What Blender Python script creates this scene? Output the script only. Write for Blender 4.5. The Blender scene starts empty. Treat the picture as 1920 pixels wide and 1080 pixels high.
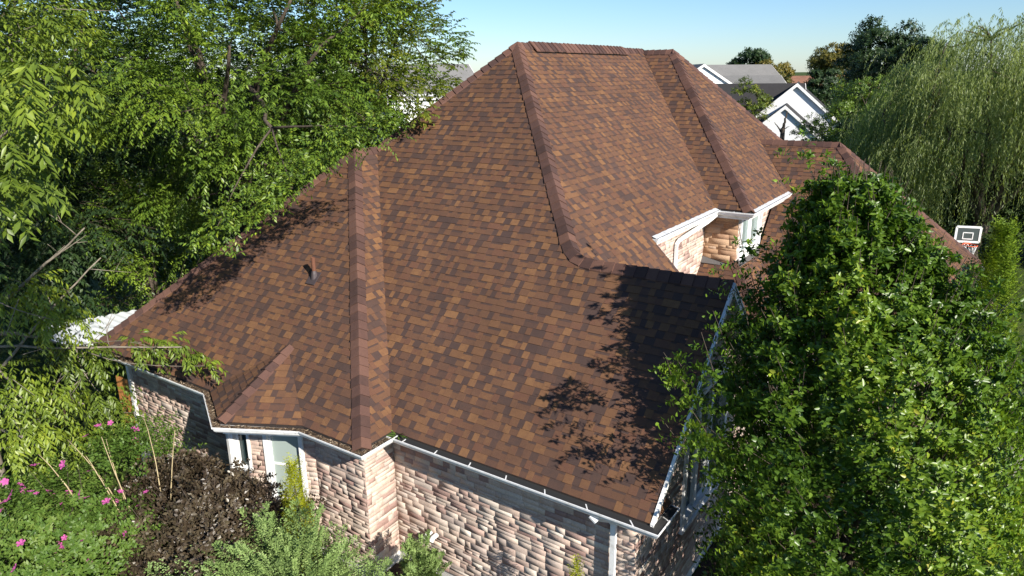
import bpy, math, random
import numpy as np
from mathutils import Vector
R = math.radians
rng = np.random.default_rng(7)
random.seed(7)
scn = bpy.context.scene
COL = scn.collection

# ------------------------------------------------------------------ camera
cam = bpy.data.cameras.new("camera"); camo = bpy.data.objects.new("camera", cam); COL.objects.link(camo)
CAM = Vector((3.173, -7.888, 8.95))
YAW, PITCH, ROLL = R(-34.516), R(16.704), R(-0.604)
fw = Vector((math.sin(YAW), math.cos(YAW), 0)); rt = Vector((math.cos(YAW), -math.sin(YAW), 0)); up = Vector((0, 0, 1))
Fd = fw*math.cos(PITCH) - up*math.sin(PITCH); U = fw*math.sin(PITCH) + up*math.cos(PITCH)
Rr = rt*math.cos(ROLL) + U*math.sin(ROLL); Uu = -rt*math.sin(ROLL) + U*math.cos(ROLL)
from mathutils import Matrix
M = Matrix((Rr, Uu, -Fd)).transposed().to_4x4(); M.translation = CAM
camo.matrix_world = M
cam.sensor_width = 36; cam.lens = 36*1334.67/1920; cam.clip_start = .1; cam.clip_end = 5000
scn.camera = camo
# ------------------------------------------------------------------ light
SUN = Vector((.822, -.298, .486)).normalized()
EL = math.asin(SUN.z); AZ = math.atan2(SUN.x, SUN.y)
w = bpy.data.worlds.new("World"); scn.world = w; w.use_nodes = True
nt = w.node_tree; bg = nt.nodes['Background']
sky = nt.nodes.new('ShaderNodeTexSky'); sky.sky_type = 'NISHITA'; sky.sun_disc = False
sky.sun_elevation = EL; sky.sun_rotation = AZ; sky.altitude = 0; sky.air_density = 1.0; sky.dust_density = .2; sky.ozone_density = 7.0
nt.links.new(sky.outputs[0], bg.inputs[0]); bg.inputs[1].default_value = .082
sl = bpy.data.lights.new("sun", 'SUN'); sl.energy = 5.0; sl.angle = R(.5); sl.color = (1, .93, .82)
so = bpy.data.objects.new("sun", sl); COL.objects.link(so); so.rotation_euler = (-SUN).to_track_quat('-Z', 'Y').to_euler()
vs = scn.view_settings; vs.view_transform = 'Standard'; vs.look = 'None'; vs.exposure = 0.90; vs.gamma = 1
scn.cycles.max_bounces = 8; scn.cycles.transparent_max_bounces = 8

# ------------------------------------------------------------------ helpers
def build(name, V, F, mat, parent=None, attr=None, smooth=False):
    """V (n,3); F (m,k) array of k-gons or a list of lists; attr {name: per-face floats}."""
    me = bpy.data.meshes.new(name)
    V = np.asarray(V, np.float32)
    if isinstance(F, np.ndarray):
        m, k = F.shape
        me.vertices.add(len(V)); me.vertices.foreach_set('co', V.ravel())
        me.loops.add(m*k); me.loops.foreach_set('vertex_index', F.astype(np.int32).ravel())
        me.polygons.add(m); me.polygons.foreach_set('loop_start', np.arange(0, m*k, k, dtype=np.int32))
        me.polygons.foreach_set('loop_total', np.full(m, k, np.int32))
        me.update(calc_edges=True)
    else:
        me.from_pydata(V.tolist(), [], F); me.update()
    for a, d in (attr or {}).items():
        at = me.attributes.new(a, 'FLOAT', 'FACE'); at.data.foreach_set('value', np.asarray(d, np.float32))
    if smooth: me.polygons.foreach_set('use_smooth', np.ones(len(me.polygons), bool))
    for m_ in (mat if isinstance(mat, (list, tuple)) else [mat]): me.materials.append(m_)
    o = bpy.data.objects.new(name, me); COL.objects.link(o)
    if parent: o.parent = parent
    return o

class MB:
    def __init__(s): s.V = []; s.F = []; s.A = []; s.n = 0
    def add(s, V, F, a=None):
        s.V += [tuple(v) for v in V]; s.F += [[i+s.n for i in f] for f in F]; s.n += len(V)
        s.A += [random.random() if a is None else a]*len(F)
        return s
    def box(s, lo, hi, a=None):
        x0, y0, z0 = lo; x1, y1, z1 = hi
        return s.add([(x0,y0,z0),(x1,y0,z0),(x1,y1,z0),(x0,y1,z0),(x0,y0,z1),(x1,y0,z1),(x1,y1,z1),(x0,y1,z1)],
              [(0,3,2,1),(4,5,6,7),(0,1,5,4),(1,2,6,5),(2,3,7,6),(3,0,4,7)], a)
    def obox(s, c, ax, ay, az, a=None):
        """box centred c with half-axis vectors"""
        c, ax, ay, az = map(Vector, (c, ax, ay, az))
        P = [c+i*ax+j*ay+k*az for k in (-1,1) for i, j in ((-1,-1),(1,-1),(1,1),(-1,1))]
        return s.add(P, [(0,3,2,1),(4,5,6,7),(0,1,5,4),(1,2,6,5),(2,3,7,6),(3,0,4,7)], a)
    def tube(s, pts, rad, n=7, cap=True, a=None):
        pts = [Vector(p) for p in pts]; V = []; F = []
        ref = Vector((.3, .2, 1)).normalized()
        for i, p in enumerate(pts):
            t = (pts[min(i+1, len(pts)-1)] - pts[max(i-1, 0)]).normalized()
            if abs(t.dot(ref)) > .97: r_ = Vector((1, 0, 0))
            else: r_ = ref
            x = t.cross(r_).normalized(); y = t.cross(x)
            r = rad[i] if hasattr(rad, '__len__') else rad
            V += [p + (x*math.cos(2*math.pi*k/n) + y*math.sin(2*math.pi*k/n))*r for k in range(n)]
        for i in range(len(pts)-1):
            F += [(i*n+k, i*n+(k+1) % n, (i+1)*n+(k+1) % n, (i+1)*n+k) for k in range(n)]
        if cap: F += [list(range(n))[::-1], [(len(pts)-1)*n+k for k in range(n)]]
        return s.add(V, F, a)
    def build(s, name, mat, parent=None, smooth=False):
        return build(name, s.V, s.F, mat, parent, {'rnd': s.A}, smooth)

def tag(o, label=None, cat=None, group=None, kind=None):
    if label: o['label'] = label
    if cat: o['category'] = cat
    if group: o['group'] = group
    if kind: o['kind'] = kind
    return o
def thing(name, label, cat, loc=(0,0,0), group=None):
    o = bpy.data.objects.new(name, None); COL.objects.link(o); o.location = loc
    o.empty_display_size = .2
    bpy.context.view_layer.update()
    return tag(o, label, cat, group)
def under(o, parent):
    """parent o (built in world coordinates) under an Empty that stands somewhere"""
    o.parent = parent; o.matrix_parent_inverse = Matrix.Translation(-Vector(parent.location)); return o

# ------------------------------------------------------------------ materials
def mat(name, col=(.5,.5,.5), rough=.7, spec=.5, metal=0):
    m = bpy.data.materials.new(name); m.use_nodes = True
    b = m.node_tree.nodes['Principled BSDF']
    b.inputs['Base Color'].default_value = (*col, 1); b.inputs['Roughness'].default_value = rough
    b.inputs['Specular IOR Level'].default_value = spec; b.inputs['Metallic'].default_value = metal
    return m
def nodes(m): return m.node_tree.nodes, m.node_tree.links, m.node_tree.nodes['Principled BSDF']
def ramp(N, stops, interp='LINEAR'):
    r = N.new('ShaderNodeValToRGB'); e = r.color_ramp.elements; r.color_ramp.interpolation = interp
    while len(e) > 1: e.remove(e[0])
    e[0].position = stops[0][0]; e[0].color = (*stops[0][1], 1)
    for p, c in stops[1:]:
        x = e.new(p); x.color = (*c, 1)
    return r
def mixc(N, L, a, b, fac, mode='MULTIPLY'):
    x = N.new('ShaderNodeMix'); x.data_type = 'RGBA'; x.blend_type = mode
    for i, v in ((0, fac), (6, a), (7, b)):
        if hasattr(v, 'links'): L.new(v, x.inputs[i])
        else: x.inputs[i].default_value = v if i == 0 else (*v, 1)
    return x.outputs[2]
def noise(N, L, scale, detail=4, rough=.6, coord='Object'):
    tc = N.new('ShaderNodeTexCoord'); n = N.new('ShaderNodeTexNoise')
    L.new(tc.outputs[coord], n.inputs['Vector'])
    n.inputs['Scale'].default_value = scale; n.inputs['Detail'].default_value = detail; n.inputs['Roughness'].default_value = rough
    return n
def bump(N, L, b, h, strength, dist=.01):
    bm = N.new('ShaderNodeBump'); bm.inputs['Strength'].default_value = strength; bm.inputs['Distance'].default_value = dist
    L.new(h, bm.inputs['Height']); L.new(bm.outputs[0], b.inputs['Normal'])
def attrnode(N, name):
    a = N.new('ShaderNodeAttribute'); a.attribute_name = name; return a.outputs['Fac']

def ramp_mat(name, stops, rough=.9, spec=.3, nscale=60, namt=.5, bstr=.3, interp='LINEAR', big=.25, soft=0):
    """colour per face from the 'rnd' attribute, granular noise on top"""
    m = mat(name, rough=rough, spec=spec); N, L, b = nodes(m)
    r = ramp(N, stops, interp); fac = attrnode(N, 'rnd')
    if soft:
        ns = noise(N, L, 11, 3, .6); mm = N.new('ShaderNodeMath'); mm.operation = 'MULTIPLY_ADD'; L.new(ns.outputs['Fac'], mm.inputs[0]); mm.inputs[1].default_value = soft; L.new(fac, mm.inputs[2])
        m2 = N.new('ShaderNodeMath'); m2.operation = 'SUBTRACT'; m2.use_clamp = True; L.new(mm.outputs[0], m2.inputs[0]); m2.inputs[1].default_value = soft*.5; fac = m2.outputs[0]
    L.new(fac, r.inputs[0])
    n = noise(N, L, nscale, 3, .7); rr = ramp(N, [(.25, (1-namt,)*3), (.75, (1+namt*.6,)*3)]); L.new(n.outputs['Fac'], rr.inputs[0])
    n2 = noise(N, L, .9, 4, .6); r2 = ramp(N, [(.3, (1-big,)*3), (.7, (1+big*.6,)*3)]); L.new(n2.outputs['Fac'], r2.inputs[0])
    c = mixc(N, L, r.outputs[0], rr.outputs[0], 1.0); c = mixc(N, L, c, r2.outputs[0], 1.0)
    L.new(c, b.inputs['Base Color'])
    if bstr: bump(N, L, b, n.outputs['Fac'], bstr, .004)
    return m

def leaf_mat(name, stops, rough=.42, spec=.5, trans=.35, tint=(1.25, 1.25, .5)):
    m = mat(name, rough=rough, spec=spec); N, L, b = nodes(m)
    r = ramp(N, stops); L.new(attrnode(N, 'rnd'), r.inputs[0]); L.new(r.outputs[0], b.inputs['Base Color'])
    t = N.new('ShaderNodeBsdfTranslucent'); L.new(mixc(N, L, r.outputs[0], tint, 1.0), t.inputs[0])
    x = N.new('ShaderNodeMixShader'); x.inputs[0].default_value = trans
    out = N['Material Output']; L.new(b.outputs[0], x.inputs[1]); L.new(t.outputs[0], x.inputs[2]); L.new(x.outputs[0], out.inputs[0])
    return m

def bark_mat(name, c1, c2, scale=9):
    m = mat(name, rough=.9, spec=.2); N, L, b = nodes(m)
    n = noise(N, L, scale, 6, .7); r = ramp(N, [(.3, c1), (.7, c2)]); L.new(n.outputs['Fac'], r.inputs[0])
    L.new(r.outputs[0], b.inputs['Base Color']); bump(N, L, b, n.outputs['Fac'], .6, .02)
    return m

SHINGLE = ramp_mat('shingle', [(0, (.064,.040,.035)), (.12, (.072,.044,.036)), (.25, (.088,.049,.037)), (.42, (.110,.057,.037)), (.58, (.126,.065,.038)),
                   (.72, (.121,.058,.038)), (.82, (.144,.073,.039)), (.92, (.160,.080,.041)), (1, (.190,.097,.046))], rough=.93, spec=.25, nscale=150, namt=.42, bstr=.35, big=.14, soft=.36)
CAPM = ramp_mat('cap_shingle', [(0, (.066,.038,.033)), (.5, (.108,.058,.047)), (1, (.145,.076,.056))], rough=.93, spec=.25, nscale=150, namt=.42, bstr=.35, big=.16, soft=.5)
UNDER = mat('underlay', (.02,.014,.012), .95)
STONE = ramp_mat('ledge_stone', [(0, (.29,.19,.165)), (.12, (.37,.255,.22)), (.3, (.49,.38,.315)), (.5, (.56,.46,.385)), (.62, (.45,.32,.27)), (.72, (.60,.51,.43)), (.88, (.42,.34,.30)), (1, (.64,.57,.49))],
                 rough=.9, spec=.2, nscale=34, namt=.28, bstr=.10, big=.10)
STONEW = ramp_mat('tan_stone', [(0, (.34,.20,.12)), (.3, (.46,.30,.19)), (.6, (.54,.38,.26)), (.85, (.40,.24,.15)), (1, (.60,.48,.37))],
                 rough=.9, spec=.2, nscale=34, namt=.28, bstr=.10, big=.10)
MORTAR = mat('mortar', (.27,.21,.18), .95, .1)
WHITE = mat('white_paint', (.80,.80,.79), .45)
TRIMW = mat('white_vinyl', (.78,.79,.79), .5)
GUTW = mat('white_metal', (.80,.81,.82), .32, .6)
GALV = mat('gutter_flashing', (.55,.57,.59), .4, .6)
for m_ in (GUTW, WHITE, TRIMW, GALV):
    N_, L_, b_ = nodes(m_); n_ = noise(N_, L_, 5.5, 6, .75); c_ = tuple(b_.inputs['Base Color'].default_value[:3])
    r_ = ramp(N_, [(.30, tuple(v*k for v, k in zip(c_, (.62,.60,.56)))), (.48, tuple(v*.92 for v in c_)), (.7, c_)]); L_.new(n_.outputs['Fac'], r_.inputs[0]); L_.new(r_.outputs[0], b_.inputs['Base Color'])
DIRT = bark_mat('gutter_dirt', (.012,.010,.008), (.16,.11,.075), 45)
GUARD = mat('gutter_guard', (.02,.02,.02), .7)
CONC = bark_mat('concrete', (.42,.40,.38), (.60,.58,.55), 6)
def glass(name, col, rough=.04):
    return mat(name, col, rough, .6)
GLASSD = glass('dark_glass', (.02,.035,.038)); GLASSP = glass('pale_glass', (.17,.23,.225), .08); GLASSB = glass('blind_glass', (.30,.36,.34), .06)
DARK = mat('dark_gap', (.008,.007,.006), .95, .1)
WOODD = bark_mat('dark_wood', (.04,.025,.016), (.09,.06,.04), 5)
WOOD = bark_mat('orange_wood', (.42,.17,.05), (.62,.28,.09), 5)

# ------------------------------------------------------------------ the setting
def ground_mat():
    m = mat('lawn', rough=.95, spec=.1); N, L, b = nodes(m)
    n = noise(N, L, .25, 6, .65); r = ramp(N, [(.3, (.035,.060,.014)), (.5, (.060,.090,.022)), (.7, (.10,.115,.035))]); L.new(n.outputs['Fac'], r.inputs[0])
    n2 = noise(N, L, 40, 4, .7); r2 = ramp(N, [(.3, (.55,)*3), (.7, (1.25,)*3)]); L.new(n2.outputs['Fac'], r2.inputs[0])
    L.new(mixc(N, L, r.outputs[0], r2.outputs[0], 1.0), b.inputs['Base Color']); bump(N, L, b, n2.outputs['Fac'], .8, .05)
    return m
def hill(X, Y):
    t = np.clip((np.hypot(X-3, Y+8)-75)/85, 0, 1); return 5.0*t*t*(3-2*t)
def grid(name, x0, x1, y0, y1, z, nx, ny, m, f=None, warp=False):
    xs = np.linspace(x0, x1, nx); ys = np.linspace(y0, y1, ny)
    if warp:
        xs = np.sign(np.linspace(-1, 1, nx))*np.abs(np.linspace(-1, 1, nx))**2.5*x1; ys = np.linspace(-.4, 1, ny); ys = np.sign(ys)*np.abs(ys)**2.5*y1
    X, Y = np.meshgrid(xs, ys)
    Z = np.full_like(X, z) if f is None else z+f(X, Y)
    V = np.stack([X, Y, Z], -1).reshape(-1, 3); i = np.arange(nx*ny).reshape(ny, nx)
    F = np.stack([i[:-1,:-1], i[:-1,1:], i[1:,1:], i[1:,:-1]], -1).reshape(-1, 4)
    return build(name, V, F, m, smooth=True)
tag(grid('ground', -2600, 2600, -300, 3800, 0, 180, 180, ground_mat(), hill, True), kind='structure')
MULCH = bark_mat('mulch', (.018,.011,.008), (.055,.036,.025), 14)
def lumps(X, Y): return .05*np.sin(X*3.1+Y*1.7)*np.sin(Y*2.3-X)+.03
tag(grid('planting_bed', -12.3, 3.6, -6.5, .3, .03, 60, 30, MULCH, lumps), kind='structure')
tag(grid('side_bed', -.39, 3.6, .3, 7.2, .03, 20, 30, MULCH, lumps), kind='structure')
pm = bark_mat('path_paving', (.20,.18,.165), (.32,.29,.265), 5)
tag(grid('path', 4.3, 5.4, 10.2, 12.0, .06, 4, 10, pm), kind='structure')

# ------------------------------------------------------------------ house
HOUSE = thing('house', 'stone house with a steep brown shingled hip roof and white gutters', 'house')
EX = .143
sA, sE, sB, sG, sH = .961, .977, .991, .996, 1.02

def clip2(poly, a, b, c):
    """keep a*x+b*y<=c"""
    out = []
    for i in range(len(poly)):
        p, q = poly[i], poly[(i+1) % len(poly)]
        dp, dq = a*p[0]+b*p[1]-c, a*q[0]+b*q[1]-c
        if dp <= 0: out.append(p)
        if (dp < 0 < dq) or (dq < 0 < dp):
            t = dp/(dp-dq); out.append((p[0]+t*(q[0]-p[0]), p[1]+t*(q[1]-p[1])))
    return out

def shingles(name, polys, eave0, eave_dir, up_dir, parent, seed=1, lift=.0, ex=EX, m=None):
    """real overlapping courses and laminated tabs on a roof plane; polys are convex 3-D outlines in the plane"""
    o = Vector(eave0); e = Vector(eave_dir).normalized(); u = Vector(up_dir).normalized(); n = e.cross(u).normalized()
    if n.z < 0: n = -n
    V, F, A = [], [], []
    P2 = [[((Vector(p)-o).dot(e), (Vector(p)-o).dot(u)) for p in P] for P in polys]
    for k, P in enumerate(P2):
        if sum(P[i][0]*P[(i+1) % len(P)][1]-P[(i+1) % len(P)][0]*P[i][1] for i in range(len(P))) < 0: P2[k] = P[::-1]
    smin = min(p[1] for P in P2 for p in P); smax = max(p[1] for P in P2 for p in P)
    tmin = min(p[0] for P in P2 for p in P); tmax = max(p[0] for P in P2 for p in P)
    def pt(t, s, h): v = o+e*t+u*s+n*h; V.append((v.x, v.y, v.z)); return len(V)-1
    i0 = math.floor(smin/ex)
    for i in range(i0, math.ceil(smax/ex)+1):
        rr = random.Random(seed*1000+i)
        t = tmin-rr.random()*.9; raised = rr.random() < .5; s0, s1 = i*ex, (i+1)*ex
        wob = rr.uniform(-.003, .003)
        last = .5
        while t < tmax:
            wd = rr.choice((.09, .11, .13, .15, .17, .20, .26)) * rr.uniform(.9, 1.1)
            hb = (.0115 if raised else .0065)+rr.uniform(-.001, .0012)
            r = rr.random()
            if raised: c = (rr.uniform(.80, 1) if r < .38 else rr.uniform(.40, .80) if r < .94 else rr.uniform(.06, .3))
            else: c = (rr.uniform(.0, .2) if r < .36 else rr.uniform(.2, .6) if r < .75 else rr.uniform(.6, .92))
            d0 = rr.uniform(-.004, .004) + wob + (0 if raised else .0015)
            rect = [(t, s0+d0), (t+wd, s0+d0), (t+wd, s1+.004), (t, s1+.004)]
            for P in P2:
                q = rect
                for j in range(len(P)):
                    (x0, y0), (x1, y1) = P[j], P[(j+1) % len(P)]
                    a, b = y1-y0, -(x1-x0)
                    q = clip2(q, a, b, a*x0+b*y0)
                    if len(q) < 3: break
                if len(q) < 3: continue
                hh = lambda s: lift+.002+hb*(1-(s-s0-d0)/ex)
                top = [pt(x, y, hh(y)) for x, y in q]
                F.append(top); A.append(c)
                if not raised:   # the printed shade band at the head of every cut-out
                    q2 = clip2(q, 0, -1, -(s1-rr.uniform(.028, .045)))
                    if len(q2) > 2: F.append([pt(x, y, hh(y)+.0008) for x, y in q2]); A.append(rr.uniform(0, .10))
                for j in range(len(q)):
                    p, r2 = q[j], q[(j+1) % len(q)]
                    if abs(p[1]-s0-d0) < 1e-6 and abs(r2[1]-s0-d0) < 1e-6:
                        F.append([top[(j+1) % len(q)], top[j], pt(p[0], p[1], lift-.002), pt(r2[0], r2[1], lift-.002)]); A.append(c*.6)
                    elif raised and abs(p[0]-r2[0]) < 1e-6 and (abs(p[0]-t) < 1e-6 or abs(p[0]-t-wd) < 1e-6):
                        F.append([top[(j+1) % len(q)], top[j], pt(p[0], p[1], lift-.002), pt(r2[0], r2[1], lift-.002)]); A.append(c*.6)
            t += wd; raised = not raised
    ob = build(name, V, F, m or SHINGLE, parent, {'rnd': A})
    return ob
def deck(polys, parent, dz=-.012, thick=.03):
    mb = MB()
    for P in polys:
        n = len(P); T = [Vector(p)+Vector((0,0,dz)) for p in P]; B = [p-Vector((0,0,thick)) for p in T]
        mb.add(T+B, [list(range(n)), [2*n-1-i for i in range(n)]]+[[i, i+n, (i+1) % n+n, (i+1) % n] for i in range(n)])
    return mb.build('roof_deck', UNDER, parent)

Z0 = 3.1
P1=(0,0,Z0); P2=(-4.78,0,Z0); P3=(-4.78,-.72,Z0); P7=(-13.38,-.72,Z0)
APEX=(-6.7,6.79,9.625); CE=(-9.08,3.65,7.3); DE=(-9.08,4.37,7.3)
BEND=(-2.84,2.81,5.8); REND=(0,2.81,5.8); RB=(-6.7,13.74,9.625)
B1=(-2.68,5.8,5.64); G1=(-2.68,9.78,5.64); GH=(-1.8,9.78,5.64); GHT=(-5.65,13.74,9.58); GT=(-6.65,13.74,9.58)
Vx=lambda y: -4.78-y*(9.08-4.78)/4.37
AL=[[P2,P1,REND,(Vx(2.81),2.81,5.8)], [(Vx(2.81),2.81,5.8),BEND,APEX,DE]]
P4=(-6.21,-.72,Z0); P5=(-7.57,-1.44,Z0); P6=(-8.94,-.72,Z0); BA=(-7.57,.17,3.956)
def upv(nx, ny, s): v = Vector((nx, ny, s)).normalized(); return v

ROOF = build('roof', *(lambda mb: (mb.V, mb.F))(MB().add([(-9,5,3.2),(-7,5,3.2),(-7,9,3.2),(-9,9,3.2)], [(0,1,2,3)])), UNDER, HOUSE)
seedc = [0]
def face(polys, e0, ed, ud, parent=ROOF, lift=0):
    seedc[0] += 1
    o = shingles('shingle_slope', polys, e0, ed, ud, parent, seedc[0], lift); deck(polys, o, thick=.05) if False else None
    return o
face(AL, P2, (1,0,0), (0,1,sA))
face([[P3,CE,P7]], P3, (1,0,0), (0,1,sA))
face([[P3,P2,DE,CE]], P3, (0,1,0), (-1,0,sE))
face([[P7,CE,DE,(-9.08,16.1,7.3),(-13.38,20.4,Z0)][0:1]+[CE,DE,(-9.08,16.1,7.3),(-13.38,20.4,Z0)], [DE,APEX,RB,(-9.08,16.1,7.3)]], P7, (0,1,0), (1,0,sE))
face([[BEND,B1,G1,(-6.65,13.74,9.58),RB,APEX], [BEND,(-.12,5.6,3.1),(-.12,5.8,3.1),B1]], (-.12,0,Z0), (0,1,0), (-1,0,sB))
face([[BEND,REND,(0,5.62,Z0),(-.12,5.62,Z0)]], (0,5.62,Z0), (1,0,0), (0,-1,sA))
face([[G1,GH,GHT,GT]], G1, (1,0,0), (0,1,sG))
face([[GH,(-1.8,17.7,5.64),GHT]], GH, (0,1,0), (-1,0,sH))
face([[GT,GHT,(-1.8,17.7,5.64),(-6.65,17.7,5.64)]], (0,17.7,5.64), (1,0,0), (0,-1,sG))
face([[(-13.38,20.4,Z0),(-.1,20.4,Z0),RB]], (-.1,20.4,Z0), (1,0,0), (0,-1,.98))
# far low wing
W1=(3.06,10.9,Z0); W2=(3.06,18.4,Z0); WR=(-.8,14.65,6.93)
face([[(-2.1,10.9,Z0),W1,WR,(-2.1,14.65,6.93)], [(-2.1,13.72,5.98),(-2.1,14.65,6.93),(-3.07,14.65,6.93)]], W1, (1,0,0), (0,1,1.0213))
face([[W1,W2,WR]], W1, (0,1,0), (-1,0,.992))
face([[W2,(-2.1,18.4,Z0),(-3.07,14.65,6.93),WR]], W2, (1,0,0), (0,-1,1.0213))
# entry roof wrapping the foot of the upper walls
E0=(-2.19,10.17,4.2); E1=(-1.09,9.07,Z0)
face([[(-3.06,9.07,Z0),E1,E0,(-3.06,10.17,4.2)]], E1, (1,0,0), (0,1,1))
face([[E1,(-1.09,12.0,Z0),(-2.19,12.0,4.2),E0]], E1, (0,1,0), (-1,0,1))
# pointed bay roof
def bayface(p, q, apex, lift=.012):
    p, q, apex = Vector(p), Vector(q), Vector(apex); e = (q-p).normalized(); n = e.cross(apex-p).normalized(); u = n.cross(e)
    if u.z < 0: u = -u
    return face([[p, q, apex]], p, e, u, ROOF, lift)
bayface(P5, P4, BA); bayface(P6, P5, BA)
# underlay a little below every slope, so no gap looks through
deck([AL[0],AL[1],[P3,CE,P7],[P3,P2,DE,CE],[P7,CE,DE,(-9.08,16.1,7.3),(-13.38,20.4,Z0)],[DE,APEX,RB,(-9.08,16.1,7.3)],[BEND,B1,G1,RB,APEX],
      [BEND,(-.12,5.6,3.1),(-.12,5.8,3.1),B1],[BEND,REND,(0,5.62,Z0),(-.12,5.62,Z0)],[G1,GH,GHT,GT],[GH,(-1.8,17.7,5.64),GHT],[GT,GHT,(-1.8,17.7,5.64),(-6.65,17.7,5.64)],
      [(-13.38,20.4,Z0),(-.1,20.4,Z0),RB],[(-2.1,10.9,Z0),W1,WR,(-2.1,14.65,6.93)],[W1,W2,WR],[W2,(-2.1,18.4,Z0),(-3.07,14.65,6.93),WR],
      [(-3.06,9.07,Z0),E1,E0,(-3.06,10.17,4.2)],[E1,(-1.09,12.0,Z0),(-2.19,12.0,4.2),E0],[P5,P4,BA],[P6,P5,BA]], ROOF)

def norm_plane(kind):
    return {'A':Vector((0,-sA,1)),'B':Vector((sB,0,1)),'C':Vector((0,-sA,1)),'D':Vector((sE,0,1)),'E':Vector((-sE,0,1)),'K':Vector((0,sA,1)),
            'G':Vector((0,-sG,1)),'H':Vector((sH,0,1)),'Hb':Vector((0,sG,1)),'W':Vector((0,-1.02,1)),'We':Vector((.99,0,1)),'Wb':Vector((0,1.02,1)),
            'R':Vector((0,1,.98)),'F1':Vector((.5,-.95,2.0)),'F2':Vector((-.5,-.95,2.0)),'En':Vector((0,-1,1)),'Es':Vector((1,0,1))}[kind].normalized()
def smooth_path(pts, step):
    out = []; L = [(Vector(pts[i+1])-Vector(pts[i])).length for i in range(len(pts)-1)]
    tot = sum(L); d = 0; k = int(tot/step)
    def at(d):
        d = max(0, min(tot, d))
        for i, l in enumerate(L):
            if d <= l or i == len(L)-1: return Vector(pts[i])+(Vector(pts[i+1])-Vector(pts[i]))*(d/l), i
            d -= l
    return [at(j*tot/k)[0] for j in range(k+1)], [at((j+.5)*tot/k)[1] for j in range(k)]
def caps(name, pts, normals, parent=ROOF, width=.145, step=.20, up=.035, seed=0):
    """folded cap shingles laid one over the next along pts (from the low end up); normals: [(nL, nR)] per segment"""
    rr = random.Random(seed+len(pts)); mb = MB()
    P, seg = smooth_path(pts, step)
    # round the corners of the path
    Q = [p.copy() for p in P]
    if len(pts) > 2:
        for _ in range(3):
            Q = [Q[0]]+[(Q[i-1]+Q[i]*2+Q[i+1])/4 for i in range(1, len(Q)-1)]+[Q[-1]]
    N = [(norm_plane(normals[s][0]), norm_plane(normals[s][1])) for s in seg]
    N = [tuple(sum((N[max(0, min(len(N)-1, i+d))][k] for d in (-2,-1,0,1,2)), Vector()).normalized() for k in (0, 1)) for i in range(len(N))]
    prof = (-1, -.55, -.2, 0, .2, .55, 1)
    for i in range(len(Q)-1):
        a, b = Q[i], Q[i+1]; t = (b-a).normalized(); b = b+t*.05
        nl, nr = N[i]
        dl = t.cross(nl).normalized(); dr = -t.cross(nr).normalized()
        if (dl.z > 0 and dr.z > 0) or dl.dot(dr) > 0.9: dl, dr = -dl, -dr
        # each side falls away from the cap line
        if dl.z > .02: dl = -dl
        if dr.z > .02: dr = -dr
        nm = (nl+nr).normalized(); wd = width*rr.uniform(.97, 1.03); c = rr.random()
        V = []
        for base, h in ((a+Vector((rr.gauss(0,.004),rr.gauss(0,.004),rr.gauss(0,.003))), .036), (b, .012)):
            for f in prof:
                d = dl if f < 0 else dr; n_ = nl if f < 0 else nr
                x = abs(f)
                V.append(base+d*(x*wd)+(n_*min(1, x*1.8)+nm*max(0, 1-x*1.8)).normalized()*(h)+nm*(up*(1-x)**1.5*1.0 - up*.2*(1-min(1, x*3))))
        k = len(prof)
        F = [(j, j+1, k+j+1, k+j) for j in range(k-1)]
        V += [V[j]-nm*.034 for j in range(k)]
        F += [(j+1, j, 2*k+j, 2*k+j+1) for j in range(k-1)]
        V += [V[k]-nm*.022, V[2*k-1]-nm*.022]
        F += [(0, k, 3*k, 2*k), (2*k-1, k-1, 3*k-1, 3*k+1)]
        mb.add(V, F, c)
    return mb.build(name, CAPM, parent)
def slide(p, dz): return (p[0], p[1], p[2]+dz)
caps('hip_cap', [REND, BEND, APEX], [('A','K'), ('A','B')], width=.165, step=.20)
caps('hip_cap', [P3, CE], [('C','D')], width=.16)
caps('ridge_cap', [CE, DE], [('E','D')])
caps('hip_cap', [DE, APEX], [('E','A')])
caps('hip_cap', [P7, CE], [('E','C')])
caps('hip_cap', [GH, GHT], [('G','H')], width=.165)
caps('ridge_cap', [GHT, GT], [('Hb','G')])
caps('hip_cap', [(-1.8,17.7,5.64), GHT], [('H','Hb')])
caps('ridge_cap', [APEX, (-6.7,7.4,9.625)], [('E','B')])
caps('ridge_cap', [(-6.7,12.3,9.625), RB], [('E','B')])
caps('hip_cap', [W1, WR], [('W','We')])
caps('hip_cap', [W2, WR], [('We','Wb')])
caps('ridge_cap', [WR, (-3.07,14.65,6.93)], [('Wb','W')])
caps('hip_cap', [E1, E0], [('En','Es')], width=.14)
caps('hip_cap', [slide(P5,.02), slide(BA,.03)], [('F2','F1')], width=.13)
caps('hip_cap', [(-.1,20.4,Z0), RB], [('B','R')]); caps('hip_cap', [(-13.38,20.4,Z0), RB], [('R','E')])
# raised ridge vent
rv = MB()
for s in (1, -1):
    rv.add([(-6.7,7.35,9.64),(-6.7+s*.20,7.35,9.45),(-6.7+s*.20,7.35,9.480),(-6.7,7.35,9.675),(-6.7,12.35,9.64),(-6.7+s*.20,12.35,9.45),(-6.7+s*.20,12.35,9.480),(-6.7,12.35,9.675)],
           [(0,1,2,3),(7,6,5,4),(1,5,6,2)])
vent = rv.build('ridge_vent', DARK, ROOF)
caps('vent_cap', [(-6.7,7.3,9.675), (-6.7,12.4,9.675)], [('E','B')], vent, width=.27, up=.01)

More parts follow.
